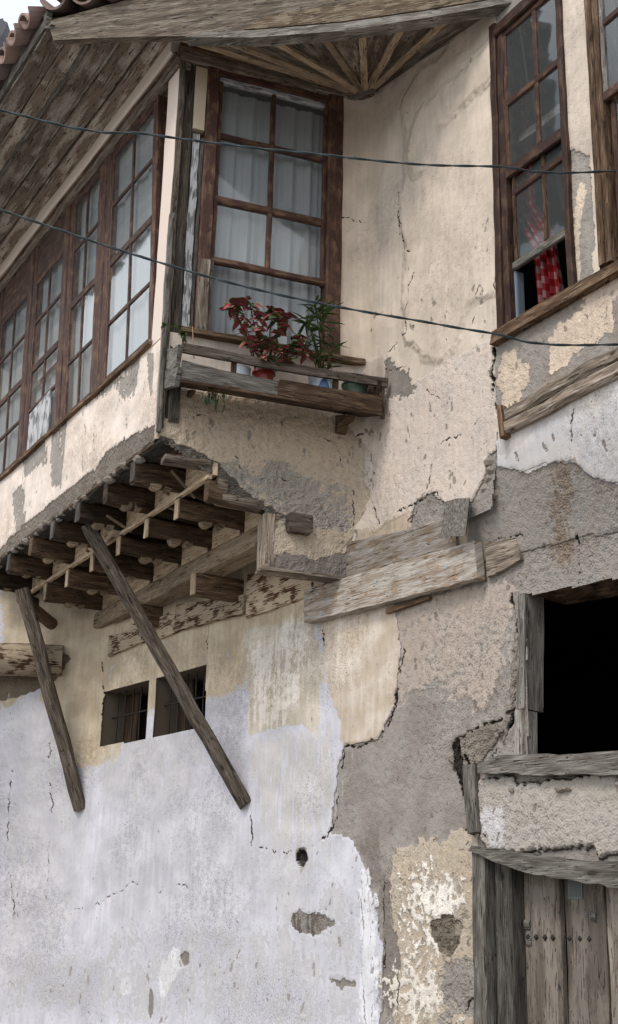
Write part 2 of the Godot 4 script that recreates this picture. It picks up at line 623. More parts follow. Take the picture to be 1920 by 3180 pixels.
# ---------------------------------------------------------------- windows
# a casing with its own sashes; bars: [axis, position, from, to, thickness, kind]; panes: [x0, x1, y0, y1]
func window(t: Transform3D, frame: Array, frame_mat: Material, bars: Array, panes: Array, pane_z: float, label := "", bd := 0.018) -> MeshInstance3D:
	var m := MB.new()
	for f in frame:
		bx(m, t, f[0], f[1], f[2], f[3], f[4], f[5], f[6], 0.0025)
	var w := part("window", m, frame_mat, house, label)
	for b in bars:
		var q := MB.new()
		var th: float = b[4] * 0.5
		var zz: float = b[7] if b.size() > 7 else pane_z
		if b[0] == 0:
			bx(q, t, b[2], b[3], b[1] - th, b[1] + th, zz - bd, zz + bd * 1.1, 0, minf(0.002, bd * 0.12), 0.2)
		else:
			bx(q, t, b[1] - th, b[1] + th, b[2], b[3], zz - bd * 0.9, zz + bd * 0.95, 1, minf(0.002, bd * 0.12), 0.2)
		part(b[6], q, wd(b[5]), w)
	for p in panes:
		var q := MB.new()
		var zz: float = p[4] if p.size() > 4 else pane_z
		var tilt := rng.randf_range(-0.003, 0.003)
		var tilt2 := rng.randf_range(-0.003, 0.003)
		q.quad(t * Vector3(p[0], p[2], zz + tilt), t * Vector3(p[1], p[2], zz - tilt + tilt2), t * Vector3(p[1], p[3], zz - tilt2), t * Vector3(p[0], p[3], zz), Vector2(0, 0), Vector2(1, 0), Vector2(1, 1), Vector2(0, 1), t.basis.z)
		part("pane", q, mats.glass, w)
	return w


# hanging cloth: rows of [y, left, right]; folds across
func cloth(t: Transform3D, rows: Array, z: float, folds: float, depth: float, ph: float, uvs: float) -> MB:
	var m := MB.new()
	var nx := 90
	var ny := 26
	for j in ny + 1:
		var f := float(j) / ny * (rows.size() - 1)
		var a: Array = rows[mini(int(f), rows.size() - 2)]
		var b: Array = rows[mini(int(f) + 1, rows.size() - 1)]
		var g := f - mini(int(f), rows.size() - 2)
		for i in nx + 1:
			var u := float(i) / nx
			var x := lerpf(lerpf(a[1], b[1], g), lerpf(a[2], b[2], g), u)
			var zz := z if a.size() < 4 else lerpf(a[3], b[3], g)
			var wv := sin(u * folds + ph) + 0.5 * sin(u * folds * 2.3 + ph * 2.0 + f * 0.4) + 0.25 * sin(u * folds * 5.1 + f)
			m.P.append(t * Vector3(x, lerpf(a[0], b[0], g), zz + depth * wv * (0.6 + 0.4 * g)))
			m.U.append(Vector2(u * uvs, -lerpf(a[0], b[0], g)))
			m.N.append(Vector3.ZERO)
	for j in ny + 1:
		for i in nx + 1:
			var k := j * (nx + 1) + i
			var a := m.P[k + (1 if i < nx else 0)] - m.P[k - (1 if i > 0 else 0)]
			var b := m.P[k + (nx + 1 if j < ny else 0)] - m.P[k - (nx + 1 if j > 0 else 0)]
			m.N[k] = b.cross(a).normalized()
	for j in ny:
		for i in nx:
			var k := j * (nx + 1) + i
			m.I.append_array(PackedInt32Array([k, k + 1, k + nx + 2, k, k + nx + 2, k + nx + 1]))
	return m


func inst(called: String, mesh: Mesh, mat: Material, parent: Node3D, xf: Transform3D) -> MeshInstance3D:
	var o := MeshInstance3D.new()
	o.mesh = mesh
	o.material_override = mat
	o.transform = Transform3D(xf.basis, xf.origin - (org[parent] as Vector3))
	org[o] = xf.origin
	name_and_add(o, called, parent)
	return o


func to_mesh(m: MB) -> ArrayMesh:
	var a := []
	a.resize(Mesh.ARRAY_MAX)
	a[Mesh.ARRAY_VERTEX] = m.P
	a[Mesh.ARRAY_NORMAL] = m.N
	a[Mesh.ARRAY_TEX_UV] = m.U
	a[Mesh.ARRAY_INDEX] = m.I
	var am := ArrayMesh.new()
	am.add_surface_from_arrays(Mesh.PRIMITIVE_TRIANGLES, a)
	return am


# a leaf along +z with its face up +y; width profile, fold along the midrib, droop
func leaf_mesh(len: float, wid: float, peak: float, fold: float, droop: float, wave: float) -> ArrayMesh:
	var m := MB.new()
	var n := 7
	for i in n + 1:
		var f := float(i) / n
		var w := wid * pow(sin(PI * pow(f, peak)), 0.85) * 0.5
		for s in 3:
			var x := (s - 1) * w
			m.P.append(Vector3(x, absf(x) * fold - droop * f * f * len + (wave * sin(f * 9.0) * w if s != 1 else 0.0), f * len))
			m.U.append(Vector2(s * 0.5, f))
			m.N.append(Vector3(-(s - 1) * fold, 1, 2.0 * droop * f).normalized())
	for i in n:
		for s in 2:
			var k := i * 3 + s
			m.I.append_array(PackedInt32Array([k, k + 1, k + 4, k, k + 4, k + 3]))
	return to_mesh(m)


func look(dir: Vector3, roll: float) -> Basis:
	var z := dir.normalized()
	var x := VERT.cross(z)
	if x.length() < 0.05:
		x = Vector3(1, 0, 0)
	x = x.normalized()
	return Basis(x, z.cross(x), z) * Basis(Vector3(0, 0, 1), roll)


func lathe(m: MB, at: Vector3, prof: Array, sides := 20, tilt := Basis()) -> void:
	for i in prof.size() - 1:
		for k in sides:
			var a := TAU * k / sides
			var b := TAU * (k + 1) / sides
			var p: Vector2 = prof[i]
			var q: Vector2 = prof[i + 1]
			var d := Vector3(cos((a + b) / 2), 0, sin((a + b) / 2))
			var out := tilt * (d * (q.y - p.y) - VERT * (q.x - p.x))
			m.quad(at + tilt * Vector3(cos(a) * p.x, p.y, sin(a) * p.x), at + tilt * Vector3(cos(b) * p.x, p.y, sin(b) * p.x), at + tilt * Vector3(cos(b) * q.x, q.y, sin(b) * q.x), at + tilt * Vector3(cos(a) * q.x, q.y, sin(a) * q.x), Vector2(float(k) / sides, p.y), Vector2(float(k + 1) / sides, p.y), Vector2(float(k + 1) / sides, q.y), Vector2(float(k) / sides, q.y), out)


func materials() -> void:
	make_wood("brown", 11, Color(0.17, 0.125, 0.09), Color(0.33, 0.255, 0.195), Color(0.50, 0.43, 0.36), Color.BLACK, 0.0)
	make_wood("dark", 21, Color(0.16, 0.12, 0.09), Color(0.30, 0.24, 0.185), Color(0.42, 0.35, 0.28), Color.BLACK, 0.0)
	make_wood("grey", 31, Color(0.24, 0.22, 0.20), Color(0.44, 0.42, 0.395), Color(0.60, 0.585, 0.56), Color.BLACK, 0.0)
	make_wood("red", 41, Color(0.18, 0.12, 0.09), Color(0.36, 0.27, 0.21), Color(0.50, 0.42, 0.35), Color(0.245, 0.168, 0.148), 0.52, 0.0, 0.6)
	make_wood("chipped", 51, Color(0.20, 0.13, 0.09), Color(0.34, 0.24, 0.17), Color(0.44, 0.34, 0.26), Color(0.68, 0.615, 0.53), 0.60)
	make_wood("limed", 61, Color(0.33, 0.27, 0.215), Color(0.52, 0.45, 0.375), Color(0.68, 0.61, 0.53), Color(0.66, 0.59, 0.50), 0.45)
	make_wood("stained", 71, Color(0.28, 0.23, 0.185), Color(0.53, 0.495, 0.455), Color(0.66, 0.635, 0.60), Color.BLACK, 0.0, 0.85)
	make_wood("rusty", 81, Color(0.40, 0.33, 0.26), Color(0.61, 0.58, 0.55), Color(0.72, 0.70, 0.68), Color(0.53, 0.45, 0.37), 0.36)
	make_wood("whitish", 91, Color(0.30, 0.30, 0.30), Color(0.50, 0.50, 0.50), Color(0.62, 0.62, 0.62), Color(0.70, 0.70, 0.71), 0.55)
	make_wood("door", 101, Color(0.28, 0.25, 0.22), Color(0.45, 0.415, 0.38), Color(0.56, 0.525, 0.49), Color.BLACK, 0.0, 0.5)
	make_wood("weathered", 111, Color(0.22, 0.195, 0.17), Color(0.42, 0.375, 0.33), Color(0.58, 0.545, 0.505), Color.BLACK, 0.0)
	make_wood("creamy", 121, Color(0.46, 0.39, 0.315), Color(0.64, 0.565, 0.475), Color(0.72, 0.65, 0.565), Color.BLACK, 0.0)
	var g := StandardMaterial3D.new()
	g.transparency = BaseMaterial3D.TRANSPARENCY_ALPHA
	g.albedo_color = Color(0.72, 0.76, 0.76, 0.085)
	g.roughness = 0.04
	g.metallic_specular = 0.6
	g.cull_mode = BaseMaterial3D.CULL_DISABLED
	mats.glass = g
	var cur := plain("sheer", Color(0.55, 0.565, 0.575), 0.95, 0.1)
	cur.backlight_enabled = true
	cur.backlight = Color(0.35, 0.35, 0.36)
	cur.cull_mode = BaseMaterial3D.CULL_DISABLED
	var gi := Image.create(64, 64, false, Image.FORMAT_RGB8)
	for y in 64:
		for x in 64:
			var k := (1 if x % 32 < 16 else 0) + (1 if y % 32 < 16 else 0)
			var c: Color = [Color(0.48, 0.37, 0.37), Color(0.42, 0.15, 0.16), Color(0.34, 0.055, 0.065)][k]
			gi.set_pixel(x, y, c * (0.94 + 0.06 * ((x + y) % 2)))
	var gm := plain("gingham", Color.WHITE, 0.95, 0.1)
	gm.albedo_texture = ImageTexture.create_from_image(gi)
	gm.uv1_scale = Vector3(6, 6, 1)
	gm.cull_mode = BaseMaterial3D.CULL_DISABLED
	plain("room", Color(0.46, 0.45, 0.44), 0.95, 0.1)
	var cp := plain("coarse plaster", Color.WHITE, 0.95, 0.1)
	var pn := noise(512, 512, 120.0, 5, 301, 1.0, 1.0, true)
	var pf := noise(512, 512, 9.0, 4, 302, 1.0, 1.0, true)
	var pb := PackedByteArray()
	pb.resize(512 * 512 * 3)
	for i in 512 * 512:
		var k := 0.9 + (pn[i] - 128) * 0.0016 + (pf[i] - 128) * 0.001
		pb[i * 3] = int(158 * k)
		pb[i * 3 + 1] = int(149 * k)
		pb[i * 3 + 2] = int(140 * k)
	cp.albedo_texture = ImageTexture.create_from_image(Image.create_from_data(512, 512, false, Image.FORMAT_RGB8, pb))
	cp.uv1_triplanar = true
	cp.uv1_world_triplanar = true
	cp.uv1_scale = Vector3(0.5, 0.5, 0.5)
	plain("iron", Color(0.16, 0.14, 0.13), 0.7, 0.4)
	plain("cable", Color(0.10, 0.16, 0.17), 0.45, 0.5)


func clouds() -> ImageTexture:
	var f := FastNoiseLite.new()
	f.seed = 77
	f.noise_type = FastNoiseLite.TYPE_SIMPLEX_SMOOTH
	f.frequency = 1.3
	f.fractal_octaves = 5
	var im := Image.create(512, 256, false, Image.FORMAT_RGBA8)
	for y in 128:
		var el := PI * (0.5 - (y + 0.5) / 256.0)
		for x in 512:
			var a := TAU * (x + 0.5) / 512.0
			var n := f.get_noise_3d(cos(a) * cos(el) * 1.4, sin(el) * 2.6, sin(a) * cos(el) * 1.4)
			var k := smoothstep(-0.22, 0.22, n)
			im.set_pixel(x, y, Color(0.70, 0.695, 0.68, k))
	return ImageTexture.create_from_image(im)


func _ready() -> void:
	rng.seed = 20517
	# camera: a standard lens tilted up by 19 degrees
	var cam := Camera3D.new()
	cam.name = "camera"
	cam.transform = Transform3D(Basis(Vector3(0.999732, 0.021889, 0.007504), Vector3(-0.02314, 0.945705, 0.324201), Vector3(0, -0.324288, 0.945958)), Vector3(0, 1.6, 0))
	cam.fov = 42.1
	cam.near = 0.1
	cam.far = 400.0
	add_child(cam)
	cam.current = true
	var env := Environment.new()
	env.background_mode = Environment.BG_SKY
	var sm := ProceduralSkyMaterial.new()
	sm.sky_top_color = Color(0.76, 0.81, 0.87)
	sm.sky_horizon_color = Color(0.90, 0.92, 0.92)
	sm.sky_cover = clouds()
	sm.sky_cover_modulate = Color(1, 1, 1)
	sm.sky_curve = 0.2
	sm.sky_energy_multiplier = 1.0
	sm.ground_bottom_color = Color(0.30, 0.28, 0.26)
	sm.ground_horizon_color = Color(0.62, 0.62, 0.60)
	sm.sun_angle_max = 1.0
	var sky := Sky.new()
	sky.sky_material = sm
	env.sky = sky
	env.tonemap_mode = Environment.TONE_MAPPER_LINEAR
	env.tonemap_exposure = 1.74
	env.sdfgi_enabled = true
	env.ssao_enabled = true
	env.ssil_enabled = true
	var we := WorldEnvironment.new()
	we.name = "environment"
	we.environment = env
	add_child(we)
	var sun := DirectionalLight3D.new()
	sun.name = "sun"
	sun.light_energy = 0.38
	sun.light_color = Color(1.0, 0.97, 0.94)
	sun.light_angular_distance = 20.0
	sun.shadow_enabled = true
	add_child(sun)
	sun.look_at_from_position(Vector3(-5, 9, 6), Vector3(0, 0, 0), VERT)

	materials()
	# the street in front
	var gm := MB.new()
	gm.quad(Vector3(-80, 0, -80), Vector3(80, 0, -80), Vector3(80, 0, 80), Vector3(-80, 0, 80), Vector2(0, 0), Vector2(40, 0), Vector2(40, 40), Vector2(0, 40), VERT)
	var street := part("street", gm, plain("street", Color(0.54, 0.52, 0.50), 0.95, 0.1))
	tag(street, "pale dusty street in front of the house", "street", "", "structure")

	house = thing("house", low_t * Vector3(-0.3, 0, 0), "old plastered timber-framed house with an overhanging bay on stacked joists", "house")
	walls()
	bay_frame()
	side_window()
	front_windows()
	street_windows()
	underside()
	struts()
	lower_details()
	door()
	eaves()
	rooms()
	flower_box()
	cables()
	neighbour()


func walls() -> void:
	var mud := Color(0.585, 0.56, 0.535)
	var mud2 := Color(0.505, 0.475, 0.45)
	var white := Color(0.765, 0.758, 0.785)
	var tan := Color(0.715, 0.65, 0.565)
	# --- lower wall
	var lay := [
		{"p": [-2.963, 4.469, 1.863, 3.563, 1.790, 3.026, 0.396, 3.279, -0.294, 3.405, -0.386, 3.421, -0.215, 3.135, -0.088, 2.914, -0.212, 3.021, -0.737, 3.191, -1.314, 3.176, -1.864, 3.174, -2.448, 2.811, -2.652, 2.775, -2.845, 2.980, -2.956, 3.295, -3.109, 3.329, -3.258, 3.304, -3.327, 4.180], "c": tan, "c2": Color(0.735, 0.68, 0.60), "h": -1.0, "a": 0.6, "b": 0.9, "s": 0.5, "soft": 44.0, "k": 0.02},
		{"p": [-0.954, 3.474, -0.296, 3.452, -0.216, 3.158, -0.224, 2.831, -0.876, 2.862, -0.897, 3.215], "c": Color(0.72, 0.68, 0.62), "c2": Color(0.75, 0.71, 0.66), "a": 0.9, "b": 0.7, "soft": 14.0, "h": 0.4},
		{"p": [-0.906, 3.365, -0.518, 3.445, -0.332, 3.435, -0.393, 3.093, -0.530, 2.857, -0.800, 2.912], "c": Color(0.83, 0.81, 0.79), "a": 0.9, "b": 0.6, "s": 1.7, "soft": 34.0, "bias": -66.0, "h": 0.6, "o": 0.5},
		{"p": [-0.834, 2.822, -0.137, 2.810, -0.160, 2.379, -0.325, 2.219, -0.761, 2.242], "c": Color(0.72, 0.69, 0.66), "a": 0.5, "b": 0.3, "s": 1.9, "soft": 30.0, "bias": -60.0, "h": -0.8, "o": 0.5},
		{"p": [-0.260, 3.469, 0.348, 3.465, 0.405, 3.147, 0.355, 2.856, 0.232, 2.703, -0.046, 2.690, -0.077, 2.847, -0.178, 3.061], "c": Color(0.735, 0.675, 0.61), "c2": Color(0.755, 0.71, 0.665), "a": 0.3, "b": 0.3, "soft": 10.0, "h": 1.0},
		{"p": [0.332, 3.514, 2.043, 3.432, 1.864, 1.225, 0.281, 1.112, 0.259, 1.357, 0.278, 1.663, 0.216, 1.894, 0.138, 2.074, 0.041, 2.220, -0.123, 2.260, -0.107, 2.417, -0.081, 2.586, -0.033, 2.695, 0.225, 2.697, 0.355, 2.850, 0.402, 3.148], "c": mud, "c2": mud2, "h": -8.0, "a": 0.45, "b": 0.3, "soft": 6.0, "rough": 2.2, "lift": -2.0, "edge": 0.7},
		{"p": [0.380, 3.415, 1.210, 3.372, 1.170, 3.020, 0.925, 2.781, 0.501, 2.941, 0.380, 2.811], "c": Color(0.705, 0.64, 0.59), "a": 1.5, "b": 1.2, "soft": 30.0, "bias": -18.0, "h": 0.7, "o": 0.55, "k": 0.05},
		{"p": [0.041, 2.220, 0.215, 2.031, 0.247, 1.854, 0.294, 1.359, 0.450, 1.365, 0.380, 1.852, 0.198, 2.252], "c": Color(0.43, 0.40, 0.37), "a": 0.5, "b": 0.6, "s": 1.0, "soft": 30.0, "o": 0.6, "k": 0.02, "bias": -10.0},
		{"p": [0.081, 2.116, 0.154, 2.033, 0.216, 1.894, 0.257, 1.663, 0.242, 1.345, 0.117, 1.340, 0.117, 1.759], "c": Color(0.84, 0.835, 0.845), "a": 0.9, "b": 0.8, "s": 0.8, "soft": 20.0, "h": 1.4, "o": 0.75},
		# the flaked patch by the door
		{"p": [0.335, 2.125, 0.497, 2.175, 0.896, 2.200, 0.882, 1.155, 0.324, 1.115, 0.366, 1.664], "c": Color(0.695, 0.64, 0.57), "c2": Color(0.655, 0.605, 0.55), "h": 3.0, "a": 0.9, "b": 0.9, "soft": 16.0, "bias": 8.0, "lift": 1.5, "edge": 0.9},
		{"p": [0.409, 2.082, 0.693, 2.108, 0.851, 1.972, 0.820, 1.756, 0.658, 1.612, 0.522, 1.683, 0.452, 1.851], "c": Color(0.83, 0.80, 0.765), "a": 2.4, "b": 1.8, "soft": 44.0, "bias": -46.0, "h": 2.0, "edge": 0.7},
		{"p": [0.351, 1.608, 0.712, 1.630, 0.786, 1.369, 0.352, 1.350], "c": Color(0.80, 0.765, 0.725), "a": 2.4, "b": 1.8, "soft": 44.0, "bias": -50.0, "h": 2.0, "edge": 0.7},
		{"p": [0.607, 1.821, 0.729, 1.838, 0.808, 1.792, 0.780, 1.711, 0.726, 1.649, 0.659, 1.684, 0.606, 1.757], "c": Color(0.42, 0.385, 0.34), "a": 0.7, "b": 0.3, "soft": 8.0, "h": -9.0, "rough": 5.0},
		{"p": [0.659, 1.630, 0.896, 1.685, 0.888, 1.384, 0.601, 1.361, 0.697, 1.488], "c": mud, "c2": mud2, "a": 1.2, "b": 1.0, "soft": 26.0, "h": -3.0, "bias": -8.0, "rough": 2.0},
		# between sill beam and lintel
		{"p": [0.929, 2.433, 1.746, 2.378, 1.723, 2.036, 1.555, 2.102, 1.280, 2.099, 0.985, 2.113, 0.912, 2.283], "c": Color(0.66, 0.63, 0.60), "c2": Color(0.60, 0.57, 0.535), "h": 22.0, "a": 0.6, "b": 0.5, "s": 0.5, "soft": 14.0, "rough": 1.3, "k": 0.04},
		{"p": [0.951, 2.290, 1.081, 2.327, 1.099, 2.143, 1.010, 2.103], "c": Color(0.73, 0.715, 0.72), "a": 0.8, "b": 0.5, "soft": 16.0, "h": 1.0, "o": 0.8},
		# upper right, above the opening
		{"p": [1.167, 3.903, 1.368, 3.814, 1.548, 3.809, 1.680, 3.771, 1.744, 3.682, 2.073, 3.529, 2.015, 3.147, 1.231, 3.277, 0.899, 3.542, 0.978, 4.250, 1.241, 4.144, 1.217, 3.960], "c": Color(0.575, 0.55, 0.53), "c2": Color(0.53, 0.50, 0.475), "h": -4.0, "a": 0.4, "b": 0.3, "soft": 6.0, "rough": 2.5},
		{"p": [1.228, 4.358, 2.282, 4.021, 2.086, 3.560, 1.864, 3.633, 1.746, 3.685, 1.679, 3.768, 1.534, 3.809, 1.393, 3.803, 1.189, 3.892, 1.198, 4.019], "c": Color(0.79, 0.775, 0.78), "c2": Color(0.75, 0.73, 0.72), "h": 5.0, "a": 0.35, "b": 0.25, "soft": 5.0, "lift": 2.0, "edge": 1.0},
		{"p": [1.203, 4.125, 2.015, 4.069, 2.005, 3.986, 1.723, 3.992, 1.379, 3.989, 1.192, 3.875], "c": Color(0.66, 0.63, 0.605), "a": 0.6, "b": 0.7, "soft": 26.0, "o": 0.55, "k": 0.03},
		{"p": [1.520, 3.808, 1.688, 3.760, 1.581, 3.578, 1.501, 3.389, 1.438, 3.461], "c": Color(0.46, 0.385, 0.31), "a": 0.9, "b": 0.8, "s": 1.4, "soft": 34.0, "bias": -14.0, "o": 0.5, "k": 0.015, "rough": 3.0},
		# cavity by the stub left of the sill
		{"p": [0.771, 2.642, 0.922, 2.684, 1.055, 2.706, 1.092, 2.644, 1.025, 2.576, 0.958, 2.525, 0.877, 2.495, 0.847, 2.364, 0.795, 2.445, 0.750, 2.546], "c": Color(0.50, 0.465, 0.43), "h": 9.0, "a": 0.6, "b": 0.3, "soft": 8.0, "rough": 5.0, "lift": 4.0},
		{"p": [0.762, 2.604, 0.818, 2.647, 0.831, 2.499, 0.867, 2.400, 0.833, 2.346, 0.777, 2.485], "c": Color(0.20, 0.18, 0.16), "h": -14.0, "a": 0.5, "b": 0.3, "soft": 6.0},
		{"p": [1.217, 3.230, 1.252, 3.273, 1.189, 2.862, 1.145, 2.714, 1.097, 2.587, 1.065, 2.628, 1.140, 2.772, 1.170, 3.020], "c": Color(0.52, 0.485, 0.45), "h": 7.0, "a": 0.6, "b": 0.4, "soft": 6.0, "rough": 4.0, "lift": 3.0},
		# spots where the coat has come off the whitewashed part
		{"p": [-0.440, 1.848, -0.365, 1.884, -0.330, 1.863, -0.212, 1.865, -0.145, 1.840, -0.073, 1.807, -0.150, 1.790, -0.209, 1.760, -0.258, 1.744, -0.326, 1.768, -0.405, 1.771, -0.435, 1.812], "c": Color(0.40, 0.37, 0.34), "h": -5.0, "a": 1.0, "b": 0.2, "soft": 6.0, "rough": 4.0},
		{"p": [-0.408, 2.191, -0.324, 2.191, -0.309, 2.133, -0.338, 2.092, -0.361, 2.051, -0.391, 2.105, -0.421, 2.149], "c": Color(0.62, 0.58, 0.52), "h": -3.0, "a": 0.8, "b": 0.2, "soft": 6.0},
		{"p": [-0.401, 2.176, -0.359, 2.186, -0.320, 2.155, -0.328, 2.109, -0.377, 2.102, -0.410, 2.138], "c": Color(0.035, 0.03, 0.028), "h": -60.0, "a": 0.3, "b": 0.2, "soft": 4.0},
		{"p": [-0.137, 1.546, -0.067, 1.539, -0.016, 1.544, 0.083, 1.535, 0.077, 1.516, -0.003, 1.510, -0.021, 1.490, -0.066, 1.516], "c": Color(0.42, 0.39, 0.36), "h": -4.0, "a": 0.9, "b": 0.2, "soft": 5.0},
		{"p": [-1.464, 1.641, -1.412, 1.673, -1.359, 1.646, -1.367, 1.601, -1.417, 1.592], "c": Color(0.38, 0.35, 0.32), "h": -5.0, "a": 0.9, "b": 0.2, "soft": 5.0},
		{"p": [-1.761, 1.467, -1.726, 1.441, -1.705, 1.361, -1.724, 1.293, -1.763, 1.325], "c": Color(0.42, 0.40, 0.38), "h": -4.0, "a": 0.7, "b": 0.2, "soft": 5.0},
		{"p": [-3.276, 3.569, -2.956, 3.675, -2.848, 3.611, -2.938, 3.424, -3.109, 3.352, -3.258, 3.310], "c": Color(0.44, 0.40, 0.345), "h": -6.0, "a": 0.7, "b": 0.4, "soft": 6.0, "rough": 5.0, "lift": -3.0},
		{"p": [-2.173, 1.524, -1.963, 1.552, -1.892, 1.344, -2.039, 1.409], "c": Color(0.88, 0.88, 0.89), "a": 0.4, "b": 0.6, "s": 0.5, "soft": 34.0, "o": 0.7, "k": 0.02, "bias": -12.0},
		{"p": [-1.653, 1.626, -1.505, 1.673, -1.475, 1.582, -1.605, 1.376, -1.658, 1.465], "c": Color(0.90, 0.90, 0.91), "a": 0.4, "b": 0.6, "s": 0.5, "soft": 34.0, "o": 0.7, "k": 0.02, "bias": -12.0},
		{"p": [-2.494, 2.952, -1.839, 2.947, -1.296, 2.948, -1.319, 2.704, -1.552, 2.381, -2.046, 2.642, -2.381, 2.511], "c": Color(0.66, 0.645, 0.635), "a": 0.3, "b": 0.4, "s": 1.8, "soft": 44.0, "o": 0.4, "k": 0.02, "bias": -40.0},
		{"p": [-0.874, 2.826, -0.136, 2.788, -0.123, 2.271, -0.239, 1.659, -0.666, 1.868], "c": Color(0.68, 0.665, 0.655), "a": 0.3, "b": 0.5, "s": 2.0, "soft": 60.0, "o": 0.45, "k": 0.02, "bias": -48.0},
		{"p": [-3.258, 3.275, -2.956, 3.295, -2.690, 2.532, -2.656, 1.896, -3.121, 1.377, -3.364, 1.369], "c": Color(0.70, 0.685, 0.68), "a": 0.3, "b": 0.6, "s": 1.8, "soft": 60.0, "o": 0.4, "k": 0.02, "bias": -44.0},
		{"p": [-2.084, 1.766, 0.139, 1.954, 0.147, 1.341, -3.338, 1.189, -3.383, 1.500], "c": Color(0.60, 0.585, 0.57), "a": 1.0, "b": 1.6, "s": 0.8, "soft": 60.0, "o": 0.4, "k": 0.03, "bias": -95.0, "h": -0.6},
		{"p": [-2.517, 2.361, -1.711, 2.615, -0.694, 2.394, -0.524, 1.908, -1.536, 1.764, -2.405, 1.943], "c": Color(0.70, 0.69, 0.71), "a": 0.3, "b": 1.2, "soft": 60.0, "o": 0.6, "k": 0.012, "bias": -20.0},
	]
	var cr := [
		{"p": [-2.606, 3.560, -2.550, 3.351, -2.544, 3.152, -2.505, 2.953], "w": 1.6, "d": 8.0},
		{"k": 0.5, "p": [-3.183, 3.302, -3.213, 3.021, -3.243, 2.829, -3.359, 2.560, -3.435, 2.315, -3.354, 2.119, -3.290, 1.900], "w": 1.2, "d": 5.0, "gap": 0.4},
		{"p": [-2.950, 3.068, -2.967, 2.846, -2.975, 2.545, -3.010, 2.301, -2.994, 2.112], "w": 0.9, "d": 3.0, "gap": 0.55},
		{"p": [-0.832, 2.461, -0.807, 2.233], "w": 1.0, "d": 3.0},
		{"p": [-0.807, 2.233, -0.500, 2.180, -0.447, 2.193, -0.394, 2.180], "w": 0.9, "d": 3.0, "gap": 0.35},
		{"p": [0.402, 3.148, 0.355, 2.856, 0.232, 2.698, -0.040, 2.694, -0.077, 2.564, -0.099, 2.353, -0.157, 2.273, -0.230, 2.235, -0.241, 2.162], "w": 1.5, "d": 7.0},
		{"p": [-1.347, 3.582, -1.344, 3.438, -1.326, 3.319], "w": 0.7, "d": 3.0},
		{"p": [1.141, 3.285, 1.193, 3.095, 1.174, 2.864, 1.149, 2.752, 1.034, 2.686, 0.799, 2.663, 0.762, 2.565, 0.721, 2.490], "w": 2.0, "d": 9.0},
		{"p": [1.235, 3.246, 1.216, 3.013, 1.160, 2.770, 1.090, 2.588, 0.971, 2.513], "w": 2.2, "d": 10.0},
		{"p": [0.827, 2.558, 0.863, 2.458, 0.847, 2.345], "w": 3.0, "d": 14.0},
		{"p": [1.030, 3.565, 1.129, 3.555, 1.250, 3.537], "w": 1.2, "d": 6.0},
		{"p": [1.563, 3.470, 1.541, 3.380, 1.557, 3.256], "w": 2.2, "d": 8.0},
		{"p": [1.730, 3.989, 1.694, 3.915, 1.691, 3.856], "w": 1.0, "d": 5.0},
		{"p": [0.817, 2.215, 0.883, 2.173, 0.934, 2.134], "w": 1.4, "d": 5.0},
		{"p": [0.834, 2.384, 0.912, 2.283, 0.948, 2.170], "w": 1.0, "d": 4.0},
		{"p": [0.114, 2.015, 0.124, 1.662, 0.147, 1.352], "w": 0.8, "d": 2.0, "k": 0.7},
		{"p": [0.163, 2.013, 0.173, 1.662, 0.194, 1.354], "w": 0.7, "d": 2.0, "k": 0.7},
		{"p": [0.254, 2.128, 0.277, 1.854, 0.269, 1.606], "w": 0.9, "d": 3.0},
		{"p": [-2.726, 1.923, -2.358, 1.968, -2.073, 2.061, -1.885, 2.079], "w": 0.7, "d": 2.0, "gap": 0.5},
		{"p": [-1.738, 2.002, -1.653, 2.053, -1.475, 2.038, -1.306, 2.049], "w": 0.7, "d": 2.0, "gap": 0.5},
		{"p": [-0.215, 3.402, -0.211, 3.261], "w": 2.0, "d": 8.0},
		{"p": [0.915, 2.396, 0.857, 2.212, 0.775, 2.104], "w": 0.7, "d": 3.0, "gap": 0.3},
		{"p": [0.786, 1.369, 0.827, 1.475, 0.891, 1.494], "w": 1.5, "d": 5.0},
		{"p": [0.380, 1.664, 0.366, 1.478, 0.380, 1.362], "w": 0.8, "d": 3.0},
	]
	var chips := [
		{"r": [-3.9, 0.3, 1.2, 2.0], "n": 170, "s": 0.010, "c": Color(0.52, 0.49, 0.47), "d": 2.0},
		{"r": [-3.9, 0.2, 2.0, 2.9], "n": 45, "s": 0.007, "c": Color(0.52, 0.49, 0.47), "d": 1.5},
		{"r": [0.0, 0.5, 1.2, 2.2], "n": 70, "s": 0.012, "c": Color(0.50, 0.47, 0.44), "d": 2.0},
		{"r": [0.3, 1.9, 1.2, 4.0], "n": 330, "s": 0.009, "c": Color(0.42, 0.385, 0.35), "d": 3.0},
		{"r": [0.5, 1.0, 1.2, 2.1], "n": 90, "s": 0.018, "c": Color(0.54, 0.50, 0.45), "d": 3.0},
	]
	var d := plaster(-3.95, 2.15, 1.1, 4.2, 0.003, 500, white, Color(0.72, 0.712, 0.738), lay, cr, chips)
	var holes := [
		[-2.545, 2.966, -1.979, 2.957, -1.981, 3.338, -2.548, 3.338], [-1.906, 2.959, -1.32, 2.95, -1.34, 3.334, -1.906, 3.341],
		[1.22, 2.5, 2.5, 2.4, 2.5, 3.2, 1.245, 3.262], [0.96, 1.0, 2.5, 1.0, 2.5, 2.03, 1.3, 2.04, 0.96, 2.11]]
	var m := sheet(d, lower_at, 0.0115, [-4.3, 1.0, 2.3, 1.0, 2.3, 4.105, 1.075, 4.105, 1.075, 3.76, -0.02, 3.76, -0.02, 4.25, -4.3, 4.25], holes)
	part("lower_wall", m, d.m, house)
	# --- upper wall with the side of the bay
	var cream := Color(0.795, 0.74, 0.685)
